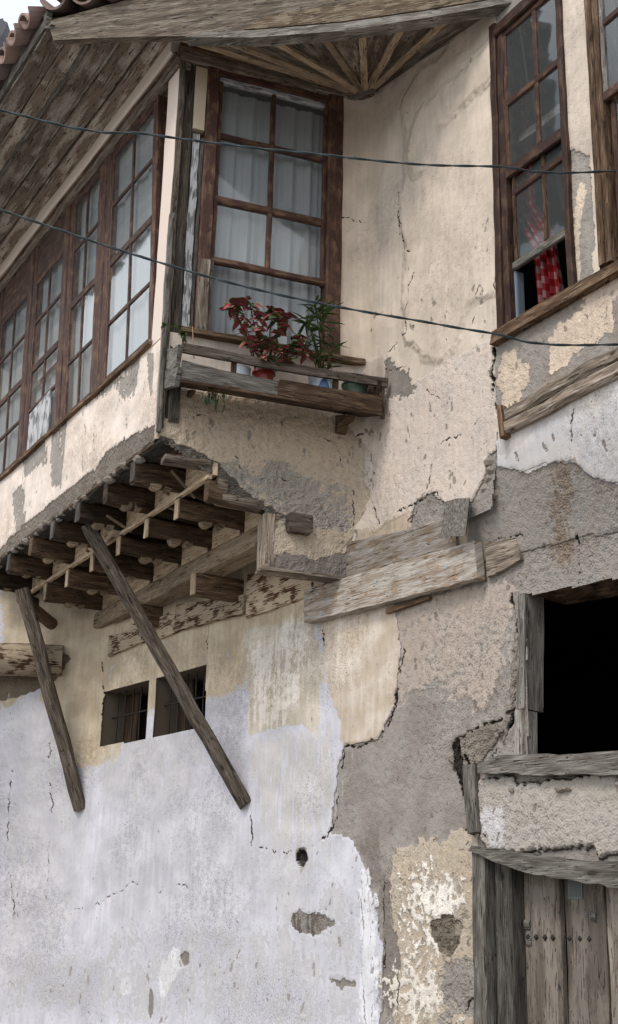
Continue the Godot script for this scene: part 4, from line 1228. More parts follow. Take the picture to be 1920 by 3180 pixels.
func underside() -> void:
	var t := front_t
	var m: MB
	# floor boards of the bay, seen from below
	for k in 7:
		m = MB.new()
		bx(m, t, -3.9, -0.05 + 0.03 * k, 4.225, 4.25, -0.17 - 0.17 * k, -0.005 - 0.17 * k, 0)
		part("floor_board", m, wd("dark", [1.2, 1.4, 1.1][k % 3]), house)
	# the lowest beam, carried by three short joists in the lower wall
	m = MB.new()
	bx(m, t, -2.82, 0.115, 3.80, 3.915, -0.83, -0.67, 0, 0.004)
	part("bearer_beam", m, wd("creamy", 0.92), house)
	for x in [0.85, 1.72, 2.70]:
		m = MB.new()
		bx(m, t, -x, -x + 0.07, 3.665, 3.797, -1.35, -0.64, 2, 0.004)
		var j := part("joist", m, wd("dark", 1.3), house)
		m = MB.new()
		bx(m, t, -x + 0.002, -x + 0.066, 3.668, 3.795, -0.639, -0.632, 1, 0.003)
		part("joist_end", m, wd("creamy", 1.15), j)
	# light rail halfway out
	m = MB.new()
	bx(m, t, -3.5, 0.055, 4.054, 4.074, -0.305, -0.278, 0, 0.002)
	part("rail", m, wd("creamy", 1.15), house)
	var xs := [-0.06]
	for k in 9:
		xs.append(0.29 + 0.42 * k + rng.randf_range(-0.012, 0.012))
	var side_on := Transform3D(Basis(OUT_UP, VERT, -ALONG_UP), BAY_CORNER)
	for k in xs.size():
		var x: float = xs[k]
		var shade: float = [1.0, 1.25, 1.1, 0.9][k % 4]
		m = MB.new()
		bx(m, t, -x - 0.054, -x, 3.932 + rng.randf_range(-0.012, 0.012), 4.048, -1.3, -0.285, 2, 0.006, 0.2)
		var j := part("joist", m, wd("dark", shade), house)
		if k > 0 and x < 2.8:
			m = MB.new()
			bx(m, t, -x - 0.052, -x - 0.003, 3.93, 4.045, -0.284, -0.276, 1, 0.003)
			part("joist_end", m, wd("creamy", 1.15), j)
		if k == 0:
			continue
		m = MB.new()
		bx(m, t, -x - 0.062, -x - 0.002, 4.09 + rng.randf_range(-0.014, 0.014), 4.222, -1.25, -0.012, 2, 0.008, 0.24)
		j = part("joist", m, wd("dark", shade * 0.85), house)  # upper joists darkened in colour to deepen the shade under the bay
		if k % 3 != 2:
			m = MB.new()
			bx(m, t, -x - 0.06, -x - 0.006, 4.095, 4.21, -0.011, -0.002, 1, 0.004)
			part("joist_end", m, wd("grey", 0.75), j)
		# carved lobes under both joists
		for lv in [[4.09, -0.14, 1.0], [3.93, -0.46, 1.15]]:
			var y: float = lv[0]
			for lobe in [[0.0, 0.026, 0.034], [-0.075, 0.018, 0.024]]:
				var z: float = lv[1] + lobe[0] * lv[2]
				var prof := [z + lobe[2], y + 0.03]
				for q in 8:
					var an := PI * q / 7.0
					prof.append(z + cos(an) * lobe[2] * (1.0 + rng.randf_range(-0.08, 0.08)))
					prof.append(y + 0.004 - sin(an) * lobe[1])
				prof.append(z - lobe[2])
				prof.append(y + 0.03)
				m = MB.new()
				slab(m, side_on, prof, x + 0.006, x + 0.05)
				part("carved_bracket", m, wd("creamy", 0.85), house)
		# plastered infill boards between this joist and the one nearer the corner
		if k > 0:
			var xa: float = -x + 0.003
			var xb: float = -xs[k - 1] - 0.056 if k > 1 else 0.06
			m = MB.new()
			slab(m, t, [xa, 3.915, minf(xb, 0.1), 3.915, xb, 3.99, xb - 0.04, 4.005, xb - 0.06, 4.05, xa, 4.052], -0.715, -0.69)
			part("infill_board", m, wd("creamy", 1.15), house)
			m = MB.new()
			slab(m, t, [xa, 4.08, xb, 4.08, xb, 4.15, xb - 0.035, 4.165, xb - 0.06, 4.222, xa, 4.224], -0.335, -0.31)
			part("infill_board", m, wd("creamy", 1.2), house)
	# edge boards under the bay's side
	m = MB.new()
	bx(m, side_t, 0.612, 0.675, 3.595, 3.905, -0.12, 0.008, 1, 0.004)
	part("edge_board", m, wd("weathered", 1.4), house)
	m = MB.new()
	slab(m, side_t, [0.60, 3.585, 1.12, 3.585, 1.12, 3.603, 0.60, 3.603], -0.09, 0.02)
	part("edge_board", m, wd("weathered", 1.15), house)
	m = MB.new()
	beam(m, side_t * Vector3(0.798, 3.866, -0.3), side_t * Vector3(0.798, 3.862, 0.055), 0.14, 0.105, VERT, 0.005, 0.12)
	part("beam_end", m, wd("weathered", 0.75), house, "weathered square beam end with radial cracks")
	for q in [[0.345, 0.40, 3.99, 4.075], [0.36, 0.60, 3.935, 3.985], [0.05, 0.30, 4.13, 4.165]]:
		m = MB.new()
		bx(m, side_t, q[0], q[1], q[2], q[3], -0.10, 0.004, 0, 0.006, 0.2)
		part("edge_board", m, wd("weathered", 1.0), house)
	for k in 34:
		var px := -0.03 - 3.3 * (k + rng.randf()) / 34.0
		m = MB.new()
		var r := rng.randf_range(0.5, 1.3)
		lathe(m, t * Vector3(px, 4.222 + rng.randf_range(-0.012, 0.016), -0.012 + rng.randf_range(-0.02, 0.008)), [Vector2(0, -0.026), Vector2(0.014, -0.018), Vector2(0.026, 0.0), Vector2(0.016, 0.022), Vector2(0, 0.028)], 7, Basis.from_euler(Vector3(rng.randf() * 2.0, rng.randf() * 3.0, rng.randf() * 2.0)).scaled(Vector3(r * 1.2, r * 0.8, r)))
		part("plaster_lump", m, plain("lump plaster", Color(0.50, 0.47, 0.44), 0.95, 0.1), house)
	for k in 12:
		var px := -0.1 - 2.6 * rng.randf()
		var pz := -0.1 - 0.5 * rng.randf()
		m = MB.new()
		beam(m, t * Vector3(px, 4.06 + 0.1 * rng.randf(), pz), t * Vector3(px + rng.randf_range(-0.08, 0.08), 4.02 + 0.1 * rng.randf(), pz - 0.16), 0.014, 0.012, VERT, 0.003)
		part("splinter", m, wd("creamy", 0.8), house)
	# sole plate behind the parapet edge
	m = MB.new()
	bx(m, t, -3.9, 0.0, 4.215, 4.262, -0.10, -0.012, 0, 0.006)
	part("sole_plate", m, wd("grey", 0.6), house)


func struts() -> void:
	var m := MB.new()
	beam(m, low_t * Vector3(-0.905, 2.46, -0.02), front_t * Vector3(-1.30, 4.12, -0.14), 0.08, 0.13, OUT_UP + Vector3(0.9, 0, 0.5), 0.003, 0.08)
	part("strut", m, wd("weathered", 0.85), house, "long squared strut under the middle of the bay")
	m = MB.new()
	beam(m, low_t * Vector3(-2.74, 2.57, 0.0), front_t * Vector3(-2.47, 4.0, -0.14), 0.09, 0.12, OUT_UP + Vector3(0.9, 0, 0.5), 0.005, 0.14)
	part("strut", m, wd("weathered", 0.9), house, "rougher strut under the far end of the bay")
	m = MB.new()
	pole(m, [front_t * Vector3(-2.56, 3.96, -0.16), low_t * Vector3(-3.0, 3.84, 0.16), low_t * Vector3(-2.93, 3.66, 0.05)], 0.04, 0.045, 9, 0.08)
	part("strut", m, wd("dark", 1.2), house, "thin round pole wedged behind the rougher strut")


func lower_details() -> void:
	var t := low_t
	var m: MB
	# chipped boards along the top of the lower wall
	for q in [[[-2.49, 3.57, -2.02, 3.60, -2.02, 3.70, -2.49, 3.71], 0.024], [[-2.0, 3.585, -1.676, 3.592, -1.676, 3.74, -2.0, 3.73], 0.018], [[-1.68, 3.598, -0.945, 3.582, -0.94, 3.69, -1.67, 3.775], 0.030], [[-0.93, 3.55, -0.32, 3.568, -0.32, 3.715, -0.93, 3.82], 0.016]]:
		m = MB.new()
		slab(m, t, q[0], -0.04, q[1], 0.004)
		part("lintel_board", m, wd("chipped"), house)
	# boards nailed over the joint with the upper wall
	m = MB.new()
	slab(m, t, [0.0, 3.60, 0.4, 3.598, 0.83, 3.585, 0.825, 3.735, 0.40, 3.765, 0.02, 3.797, 0.0, 3.78], -0.03, 0.034, 0.003)
	part("joint_board", m, wd("rusty", 0.82), house)
	m = MB.new()
	slab(m, t, [-0.318, 3.404, 0.3, 3.39, 0.75, 3.382, 1.0, 3.385, 0.998, 3.46, 0.985, 3.573, 0.6, 3.580, -0.2, 3.592, -0.322, 3.585], 0.012, 0.066, 0.003)
	var jb := part("joint_board", m, wd("rusty"), house)
	for q in [Vector2(0.268, 3.516), Vector2(0.789, 3.483), Vector2(-0.170, 3.429)]:
		m = MB.new()
		lathe(m, t * Vector3(q.x, q.y, 0.062), [Vector2(0.014, 0), Vector2(0.012, 0.006), Vector2(0, 0.007)], 10, Basis(ALONG_LOW, OUT_LOW, -VERT))
		part("nail_head", m, plain("zinc", Color(0.62, 0.62, 0.62), 0.5), jb)
	m = MB.new()
	slab(m, t, [1.013, 3.39, 1.235, 3.43, 1.21, 3.545, 1.013, 3.565], -0.03, 0.016, 0.005)
	part("timber_end", m, wd("weathered", 1.2), house)
	m = MB.new()
	slab(m, t, [0.30, 3.345, 0.62, 3.362, 0.62, 3.378, 0.30, 3.372], -0.01, 0.02)
	part("splinter_board", m, wd("dark", 1.4), house)
	# bent tin sheet
	m = MB.new()
	var ts := [[0.83, 0.14, 3.605, 3.80], [0.88, 0.115, 3.60, 3.81], [0.90, 0.14, 3.598, 3.80], [0.98, 0.125, 3.585, 3.785], [1.012, 0.15, 3.582, 3.77]]
	for i in ts.size() - 1:
		var a: Array = ts[i]
		var b: Array = ts[i + 1]
		m.quad(t * Vector3(a[0], a[2], a[1]), t * Vector3(b[0], b[2], b[1]), t * Vector3(b[0], b[3], b[1] - 0.03), t * Vector3(a[0], a[3], a[1] - 0.03), Vector2(0, 0), Vector2(1, 0), Vector2(1, 1), Vector2(0, 1), OUT_LOW)
		m.quad(t * Vector3(a[0], a[2], a[1] - 0.004), t * Vector3(b[0], b[2], b[1] - 0.004), t * Vector3(b[0], b[3], b[1] - 0.034), t * Vector3(a[0], a[3], a[1] - 0.034), Vector2(0, 0), Vector2(1, 0), Vector2(1, 1), Vector2(0, 1), -OUT_LOW)
	var tin := plain("tin", Color(0.42, 0.40, 0.385), 0.6, 0.4)
	tin.metallic = 0.1
	part("tin_sheet", m, wd("grey", 0.95), house)
	# stones and mortar in the gap above the tin sheet
	for q in [Vector2(1.119, 3.935), Vector2(1.131, 3.894), Vector2(1.110, 3.854), Vector2(1.076, 3.811), Vector2(1.118, 3.779), Vector2(1.082, 3.752)]:
		m = MB.new()
		var c := t * Vector3(q.x, q.y, lower_offset(q.x, q.y) - 0.012)
		lathe(m, c, [Vector2(0, -0.03), Vector2(0.026, -0.022), Vector2(0.036, 0.002), Vector2(0.024, 0.024), Vector2(0, 0.03)], 8, Basis.from_euler(Vector3(rng.randf() * 0.6, rng.randf() * 3.0, rng.randf() * 0.6)).scaled(Vector3(1.1, rng.randf_range(0.6, 0.9), 0.9)))
		part("stone", m, plain("gap stone", Color(0.52, 0.485, 0.45), 0.95, 0.1), house)
	# round balk on the far left
	m = MB.new()
	var a := Vector3(-1.69, 3.585, -9.11)
	pole(m, [a, a + Vector3(-0.25, -0.005, 0.03), a + Vector3(-0.55, -0.01, 0.06), a + Vector3(-1.0, -0.015, 0.1), a + Vector3(-1.6, -0.02, 0.16)], 0.112, 0.115, 14, 0.03)
	part("round_balk", m, wd("chipped", 0.95), house)
	# twin barred openings
	for q in [[-2.548, -1.979], [-1.906, -1.34]]:
		m = MB.new()
		bx(m, t, q[0] - 0.05, q[0] - 0.003, 2.93, 3.37, -0.35, -0.012, 1, 0.002, 0.03)
		bx(m, t, q[1] + 0.003, q[1] + 0.032, 2.93, 3.37, -0.35, -0.012, 1, 0.002, 0.03)
		bx(m, t, q[0], q[1], 3.338, 3.37, -0.35, -0.012, 0, 0.002, 0.03)
		bx(m, t, q[0], q[1], 2.92, 2.955, -0.35, -0.012, 0, 0.002, 0.03)
		var w := part("barred_opening", m, plain("reveal", Color(0.42, 0.38, 0.335), 0.95, 0.1), house)
		m = MB.new()
		bx(m, t, q[0], q[0] + 0.16, 2.96, 3.335, -0.2, -0.18, 1, 0.003)
		part("shutter", m, wd("dark", 0.9), w)
		for k in 6:
			var x := lerpf(q[0] + 0.05, q[1] - 0.04, k / 5.0)
			m = MB.new()
			pole(m, [t * Vector3(x, 2.95, -0.09), t * Vector3(x + rng.randf_range(-0.01, 0.01), 3.15, -0.085), t * Vector3(x, 3.345, -0.09)], 0.0055, 0.0055, 6, 0.1, false)
			part("iron_bar", m, mats.iron, w)
		m = MB.new()
		pole(m, [t * Vector3(q[0], 3.17, -0.08), t * Vector3(q[1], 3.165, -0.08)], 0.0055, 0.0055, 6, 0.1, false)
		part("iron_bar", m, mats.iron, w)
	# the large dark opening on the right
	m = MB.new()
	beam(m, t * Vector3(1.195, 2.735, -0.06), t * Vector3(1.222, 3.272, -0.06), 0.045, 0.14, OUT_LOW, 0.003)
	part("opening_jamb", m, wd("grey", 1.1), house)
	m = MB.new()
	beam(m, t * Vector3(1.185, 2.525, -0.035), t * Vector3(1.19, 2.73, -0.035), 0.045, 0.11, OUT_LOW, 0.004)
	part("opening_jamb", m, wd("grey", 1.2), house)
	m = MB.new()
	slab(m, t, [1.23, 3.272, 2.5, 3.20, 2.5, 3.30, 1.22, 3.30], -0.30, -0.02)
	part("opening_head", m, wd("brown", 1.1), house)
	m = MB.new()
	slab(m, t, [0.968, 2.466, 1.3, 2.425, 1.72, 2.385, 2.5, 2.37, 2.5, 2.46, 1.8, 2.475, 1.5, 2.495, 1.3, 2.51, 1.10, 2.532, 1.04, 2.512, 0.968, 2.502], -0.28, 0.055, 0.005)
	part("sill_beam", m, wd("grey", 1.0), house)
	for k in 7:
		var x := rng.randf_range(1.12, 1.85)
		m = MB.new()
		lathe(m, t * Vector3(x, 2.375 - (x - 1.1) * 0.045 + rng.randf_range(-0.012, 0.006), 0.02), [Vector2(0, -0.012), Vector2(0.014, -0.007), Vector2(0.021, 0.003), Vector2(0.008, 0.012), Vector2(0, 0.011)], 6, Basis.from_euler(Vector3(rng.randf(), rng.randf() * 3.0, rng.randf())).scaled(Vector3(rng.randf_range(0.7, 1.6), rng.randf_range(0.6, 1.0), 1.0)))
		part("rubble_stone", m, plain("gap stone", Color(0.45, 0.42, 0.39), 0.95, 0.1), house)
	m = MB.new()
	beam(m, t * Vector3(0.905, 2.20, 0.012), t * Vector3(0.885, 2.51, 0.008), 0.075, 0.06, OUT_LOW, 0.005, 0.15)
	part("timber_stub", m, wd("grey", 0.9), house)


func door() -> void:
	var t := low_t
	var m := MB.new()
	bx(m, t, 0.893, 0.972, 0.0, 2.135, -0.05, 0.032, 1, 0.003)
	part("door_post", m, wd("grey", 0.95), house)
	m = MB.new()
	slab(m, t, [0.90, 2.12, 0.95, 2.10, 1.05, 2.065, 1.18, 2.025, 1.4, 1.982, 1.69, 1.94, 2.0, 1.93, 2.5, 1.98, 2.5, 2.09, 2.0, 2.045, 1.70, 2.04, 1.5, 2.055, 1.3, 2.08, 1.1, 2.11, 0.92, 2.145], -0.10, 0.05, 0.006)
	part("door_lintel", m, wd("grey", 0.85), house)
	m = MB.new()
	bx(m, t, 0.982, 1.084, 0.0, 2.08, -0.12, -0.02, 1, 0.004)
	var d := part("door", m, wd("grey", 0.7), house, "plank door under a sagging timber lintel")
	var planks := [[1.087, 1.292, -0.10, 1.0], [1.294, 1.321, -0.065, 1.0], [1.323, 1.536, -0.095, 0.9], [1.539, 1.69, -0.105, 1.08], [1.694, 1.92, -0.10, 0.95], [1.923, 2.16, -0.098, 1.05], [2.163, 2.42, -0.1, 1.0]]
	for q in planks:
		m = MB.new()
		bx(m, t, q[0], q[1], 0.03, 2.06, q[2] - 0.035, q[2], 1, 0.0015, 0.12)
		part("plank", m, wd("door", q[3]), d)
	var nails := [1.11, 1.155, 1.205, 1.25, 1.345, 1.40, 1.45]
	for i in nails.size():
		m = MB.new()
		lathe(m, t * Vector3(nails[i], 1.752 - 0.03 * (nails[i] - 1.1), -0.097), [Vector2(0.014, 0), Vector2(0.010, 0.006), Vector2(0, 0.009)], 4, Basis(ALONG_LOW, OUT_LOW, -VERT))
		part("nail_head", m, mats.iron, d)
	m = MB.new()
	bx(m, t, 1.354, 1.43, 1.905, 1.985, -0.096, -0.088, 0, 0.001)
	part("tin_plate", m, plain("enamel", Color(0.40, 0.42, 0.40), 0.5), d)
	m = MB.new()
	bx(m, t, 1.36, 1.424, 1.912, 1.978, -0.088, -0.086, 0, 0.001)
	part("tin_plate", m, plain("enamel face", Color(0.33, 0.35, 0.34), 0.5), d)
	for q in [[1.478, 1.83], [1.112, 1.73], [1.108, 1.80]]:
		m = MB.new()
		bx(m, t, q[0] - 0.015, q[0] + 0.015, q[1] - 0.02, q[1] + 0.02, -0.105, -0.09, 0, 0.004, 0.25)
		part("wood_chip", m, wd("grey", 0.9), d)


func eaves() -> void:
	var m: MB
	var eave_t := Transform3D(Basis(Vector3(0.96742, 0, 0.25319), VERT, Vector3(-0.25319, 0, 0.96742)), Vector3(-1.58, 0, -6.45))
	# front eaves board: sags towards the middle
	m = MB.new()
	slab(m, eave_t, [0.03, 6.675, 0.5, 6.615, 0.85, 6.56, 1.25, 6.50, 1.77, 6.455, 2.2, 6.455, 2.9, 6.475, 2.9, 6.72, 2.2, 6.72, 1.5, 6.76, 0.85, 6.84, 0.5, 6.88, -0.02, 6.815], -0.05, 0.0)
	part("eaves_board", m, wd("weathered", 1.0), house)
	m = MB.new()
	slab(m, eave_t, [0.85, 6.535, 1.25, 6.462, 1.77, 6.415, 2.2, 6.418, 2.75, 6.437, 2.75, 6.475, 2.2, 6.463, 1.77, 6.468, 1.25, 6.51, 0.95, 6.55], -0.06, 0.022)
	part("eaves_board", m, wd("grey", 1.1), house)
	m = MB.new()
	slab(m, eave_t, [1.2, 6.53, 1.77, 6.485, 2.2, 6.48, 2.85, 6.49, 2.85, 6.62, 1.9, 6.60, 1.3, 6.60], 0.0, 0.014)
	part("eaves_board", m, wd("limed", 0.8), house)
	# left eaves board over the bay front
	m = MB.new()
	bx(m, front_t, -4.6, -0.33, 6.79, 6.91, 0.70, 0.735, 0, 0.004)
	part("eaves_board", m, wd("grey", 0.85), house)
	# soffit over the bay front
	var ws := [0.0, 0.15, 0.29, 0.45, 0.58, 0.72]
	for k in 5:
		var z0: float = ws[k] + 0.006
		var z1: float = ws[k + 1] - 0.006
		var h: float = [6.792, 6.804, 6.79, 6.782, 6.775][k]
		var xe := 0.13 - 0.62 * (z0 + z1) * 0.5
		m = MB.new()
		bx(m, front_t, -4.6, xe, h, h + 0.022, z0, z1, 0, 0.003)
		part("soffit_plank", m, wd("stained", [1.18, 1.3, 1.08, 1.25, 1.12][k]), house)
	m = MB.new()
	bx(m, front_t, -4.6, -0.32, 6.76, 6.777, 0.455, 0.475, 0, 0.003)
	part("soffit_batten", m, wd("grey", 0.9), house)
	m = MB.new()
	beam(m, front_t * Vector3(-0.165, 6.768, 0.475), front_t * Vector3(-0.325, 6.768, 0.735), 0.03, 0.022, VERT)
	part("soffit_batten", m, wd("grey", 0.9), house)
	m = MB.new()
	bx(m, front_t, -4.6, 0.02, 6.78, 6.796, 0.305, 0.322, 0, 0.003)
	part("soffit_batten", m, wd("stained", 1.1), house)
	# fan-shaped soffit between the bay's side, the main wall and the front eaves board
	var hub := up_t * Vector3(0.05, 6.69, 0.05)
	var rim := []
	for q in [[0.80, 6.60], [1.03, 6.555], [1.32, 6.51], [1.63, 6.48], [1.86, 6.475], [2.10, 6.475], [2.36, 6.48], [2.72, 6.48]]:
		rim.append(eave_t * Vector3(q[0], q[1], -0.03))
	var fan := [side_t * Vector3(0.0, 6.76, 0.0)]
	fan.append_array(rim)
	fan.append(up_t * Vector3(1.29, 6.47, -0.02))
	for k in fan.size() - 1:
		m = MB.new()
		var a: Vector3 = fan[k]
		var b: Vector3 = fan[k + 1]
		var la := a.distance_to(hub) / 1.4
		var wv := a.distance_to(b) / 0.35
		var u := rng.randf()
		m.tri(hub, a, b, Vector2(u, 0.5), Vector2(u + la, 0.5 - wv / 2), Vector2(u + la, 0.5 + wv / 2), -VERT)
		m.tri(hub + VERT * 0.02, a + VERT * 0.02, b + VERT * 0.02, Vector2(u, 0.5), Vector2(u + la, 0.5 - wv / 2), Vector2(u + la, 0.5 + wv / 2), VERT)
		part("soffit_plank", m, wd("stained", [0.95, 1.1, 1.0][k % 3]), house)
	m = MB.new()
	m.tri(hub, fan[0], side_t * Vector3(1.19, 6.72, 0.0), Vector2(0, 0), Vector2(0.8, 0.1), Vector2(0.1, 0.3), -VERT)
	m.tri(hub, fan[fan.size() - 1], up_t * Vector3(0.0, 6.71, -0.02), Vector2(0, 0), Vector2(0.8, 0.1), Vector2(0.1, 0.3), -VERT)
	part("soffit_plank", m, wd("stained", 0.9), house)
	for k in range(1, 8):
		m = MB.new()
		var end: Vector3 = fan[k]
		if k == 7:
			end = end.lerp(fan[8], 0.0)
		var start := hub.lerp(end, 0.06 + 0.03 * (k % 2)) - VERT * 0.013
		beam(m, start, end - VERT * 0.013, 0.042, 0.024, VERT, 0.003)
		part("fan_rib", m, wd("creamy", 1.1 if k % 2 else 0.95), house)
	m = MB.new()
	beam(m, up_t * Vector3(-0.16, 6.685, 0.16), up_t * Vector3(0.16, 6.655, 0.045), 0.05, 0.025, VERT, 0.004)
	part("fan_hub_board", m, wd("grey", 0.95), house)
	m = MB.new()
	beam(m, side_t * Vector3(0.85, 6.70, 0.05), side_t * Vector3(1.2, 6.685, 0.03), 0.10, 0.04, VERT, 0.008)
	part("fan_hub_board", m, wd("brown", 1.2), house)
	# roof: two slopes and the tiles along their eaves
	m = MB.new()
	var e0 := Vector3(-1.64, 6.885, -6.50)
	var along := -ALONG_UP
	var rise := (-OUT_UP + VERT * 0.42).normalized()
	var nrm := along.cross(rise)
	if nrm.y < 0.0:
		nrm = -nrm
	var a0 := e0
	var a1 := e0 + along * 5.0
	var eaves_dir := eave_t.basis.x
	var rise2 := (-eave_t.basis.z + VERT * 0.42).normalized()
	var b1 := e0 + eaves_dir * 4.6 + VERT * -0.1
	m.quad(a0, a1, a1 + rise * 4.0, a0 + rise * 4.0 + along * 0.5, Vector2(0, 0), Vector2(4, 0), Vector2(4, 4), Vector2(0, 4), VERT)
	m.quad(a0, b1, b1 + rise2 * 4.2, a0 + rise * 4.0 + along * 0.5, Vector2(0, 0), Vector2(4, 0), Vector2(4, 4), Vector2(0, 4), VERT)
	m.quad(a0 - VERT * 0.02, a1 - VERT * 0.02, a1 + rise * 4.0 - VERT * 0.02, a0 + rise * 4.0 + along * 0.5 - VERT * 0.02, Vector2(0, 0), Vector2(4, 0), Vector2(4, 4), Vector2(0, 4), -VERT)
	m.quad(a0 - VERT * 0.02, b1 - VERT * 0.02, b1 + rise2 * 4.2 - VERT * 0.02, a0 + rise * 4.0 + along * 0.5 - VERT * 0.02, Vector2(0, 0), Vector2(4, 0), Vector2(4, 4), Vector2(0, 4), -VERT)
	var roof := part("roof", m, wd("dark", 1.2), house)
	var kinds := []
	for v in 3:
		var q := MB.new()
		var n := 9
		for i in n:
			var p0 := PI * i / n
			var p1 := PI * (i + 1) / n
			for s in 2:
				var r0 := 0.085 - 0.014 * s
				var r1 := r0 - 0.012
				var o := Vector3(cos((p0 + p1) / 2), sin((p0 + p1) / 2), 0) * (1.0 if s == 0 else -1.0)
				q.quad(Vector3(cos(p0) * r0, sin(p0) * r0, 0), Vector3(cos(p1) * r0, sin(p1) * r0, 0), Vector3(cos(p1) * r1, sin(p1) * r1, 0.42), Vector3(cos(p0) * r1, sin(p0) * r1, 0.42), Vector2(0, p0), Vector2(0, p1), Vector2(1, p1), Vector2(1, p0), o)
			q.quad(Vector3(cos(p0) * 0.085, sin(p0) * 0.085, 0), Vector3(cos(p1) * 0.085, sin(p1) * 0.085, 0), Vector3(cos(p1) * 0.071, sin(p1) * 0.071, 0), Vector3(cos(p0) * 0.071, sin(p0) * 0.071, 0), Vector2(0, 0), Vector2(0, 0), Vector2(0, 0), Vector2(0, 0), Vector3(0, 0, -1))
		kinds.append(to_mesh(q))
	var clay := []
	for v in 4:
		clay.append(plain("clay %d" % v, [Color(0.58, 0.50, 0.47), Color(0.52, 0.44, 0.42), Color(0.50, 0.46, 0.45), Color(0.62, 0.53, 0.49)][v], 0.9, 0.2))
	for run in 2:
		var dir: Vector3 = along if run == 0 else eaves_dir
		var up_slope: Vector3 = rise if run == 0 else rise2
		var n2 := dir.cross(up_slope)
		if n2.y < 0.0:
			n2 = -n2
		for k in (22 if run == 0 else 18):
			for row in 2:
				for cover in 2:
					var at := e0 + dir * (0.09 + 0.19 * k + 0.095 * cover + rng.randf_range(-0.012, 0.012)) + up_slope * (-0.07 + 0.33 * row + rng.randf_range(-0.03, 0.03)) + n2 * (0.045 if cover else 0.075)
					if run == 1:
						at += VERT * (0.03 - 0.022 * k * 0.19)
					var x := up_slope.cross(n2)
					var b := Basis(x, n2, up_slope) if cover else Basis(-x, -n2, up_slope)
					if cover == 0 and b.determinant() < 0.0:
						b.x = -b.x
					if b.determinant() < 0.0:
						b.x = -b.x
					b = b.rotated(n2, rng.randf_range(-0.06, 0.06))
					inst("tile", kinds[(k + row) % 3], clay[rng.randi() % 4], roof, Transform3D(b, at))


func rooms() -> void:
	# inside of the upper storey
	var m := MB.new()
	var flat := Transform3D(Basis(ALONG_UP, -OUT_UP, VERT), INNER_CORNER)   # x along the wall, y inwards
	var plan := [-4.2, -1.12, -0.24, -1.12, -0.03, 0.1, 3.4, 0.1, 3.4, 2.8, -4.2, 2.8]
	slab(m, flat, plan, 6.70, 6.74)
	part("room_ceiling", m, mats.room, house)
	m = MB.new()
	slab(m, flat, plan, 4.27, 4.31)
	part("room_floor", m, mats.room, house)
	m = MB.new()
	bx(m, up_t, -4.3, 3.5, 4.2, 6.75, -2.9, -2.8, 0)
	bx(m, up_t, -4.35, -4.2, 4.2, 6.75, -2.8, 1.1, 2)
	bx(m, up_t, 3.4, 3.5, 4.2, 6.75, -2.8, -0.05, 2)
	part("room_wall", m, mats.room, house)
	# inside of the lower storey
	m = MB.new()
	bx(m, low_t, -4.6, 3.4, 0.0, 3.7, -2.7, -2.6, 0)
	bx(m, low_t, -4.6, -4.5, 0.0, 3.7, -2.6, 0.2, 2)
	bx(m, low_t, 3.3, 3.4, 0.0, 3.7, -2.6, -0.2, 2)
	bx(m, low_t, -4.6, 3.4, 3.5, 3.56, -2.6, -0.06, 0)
	part("room_wall", m, plain("cellar", Color(0.10, 0.095, 0.09), 0.95, 0.05), house)


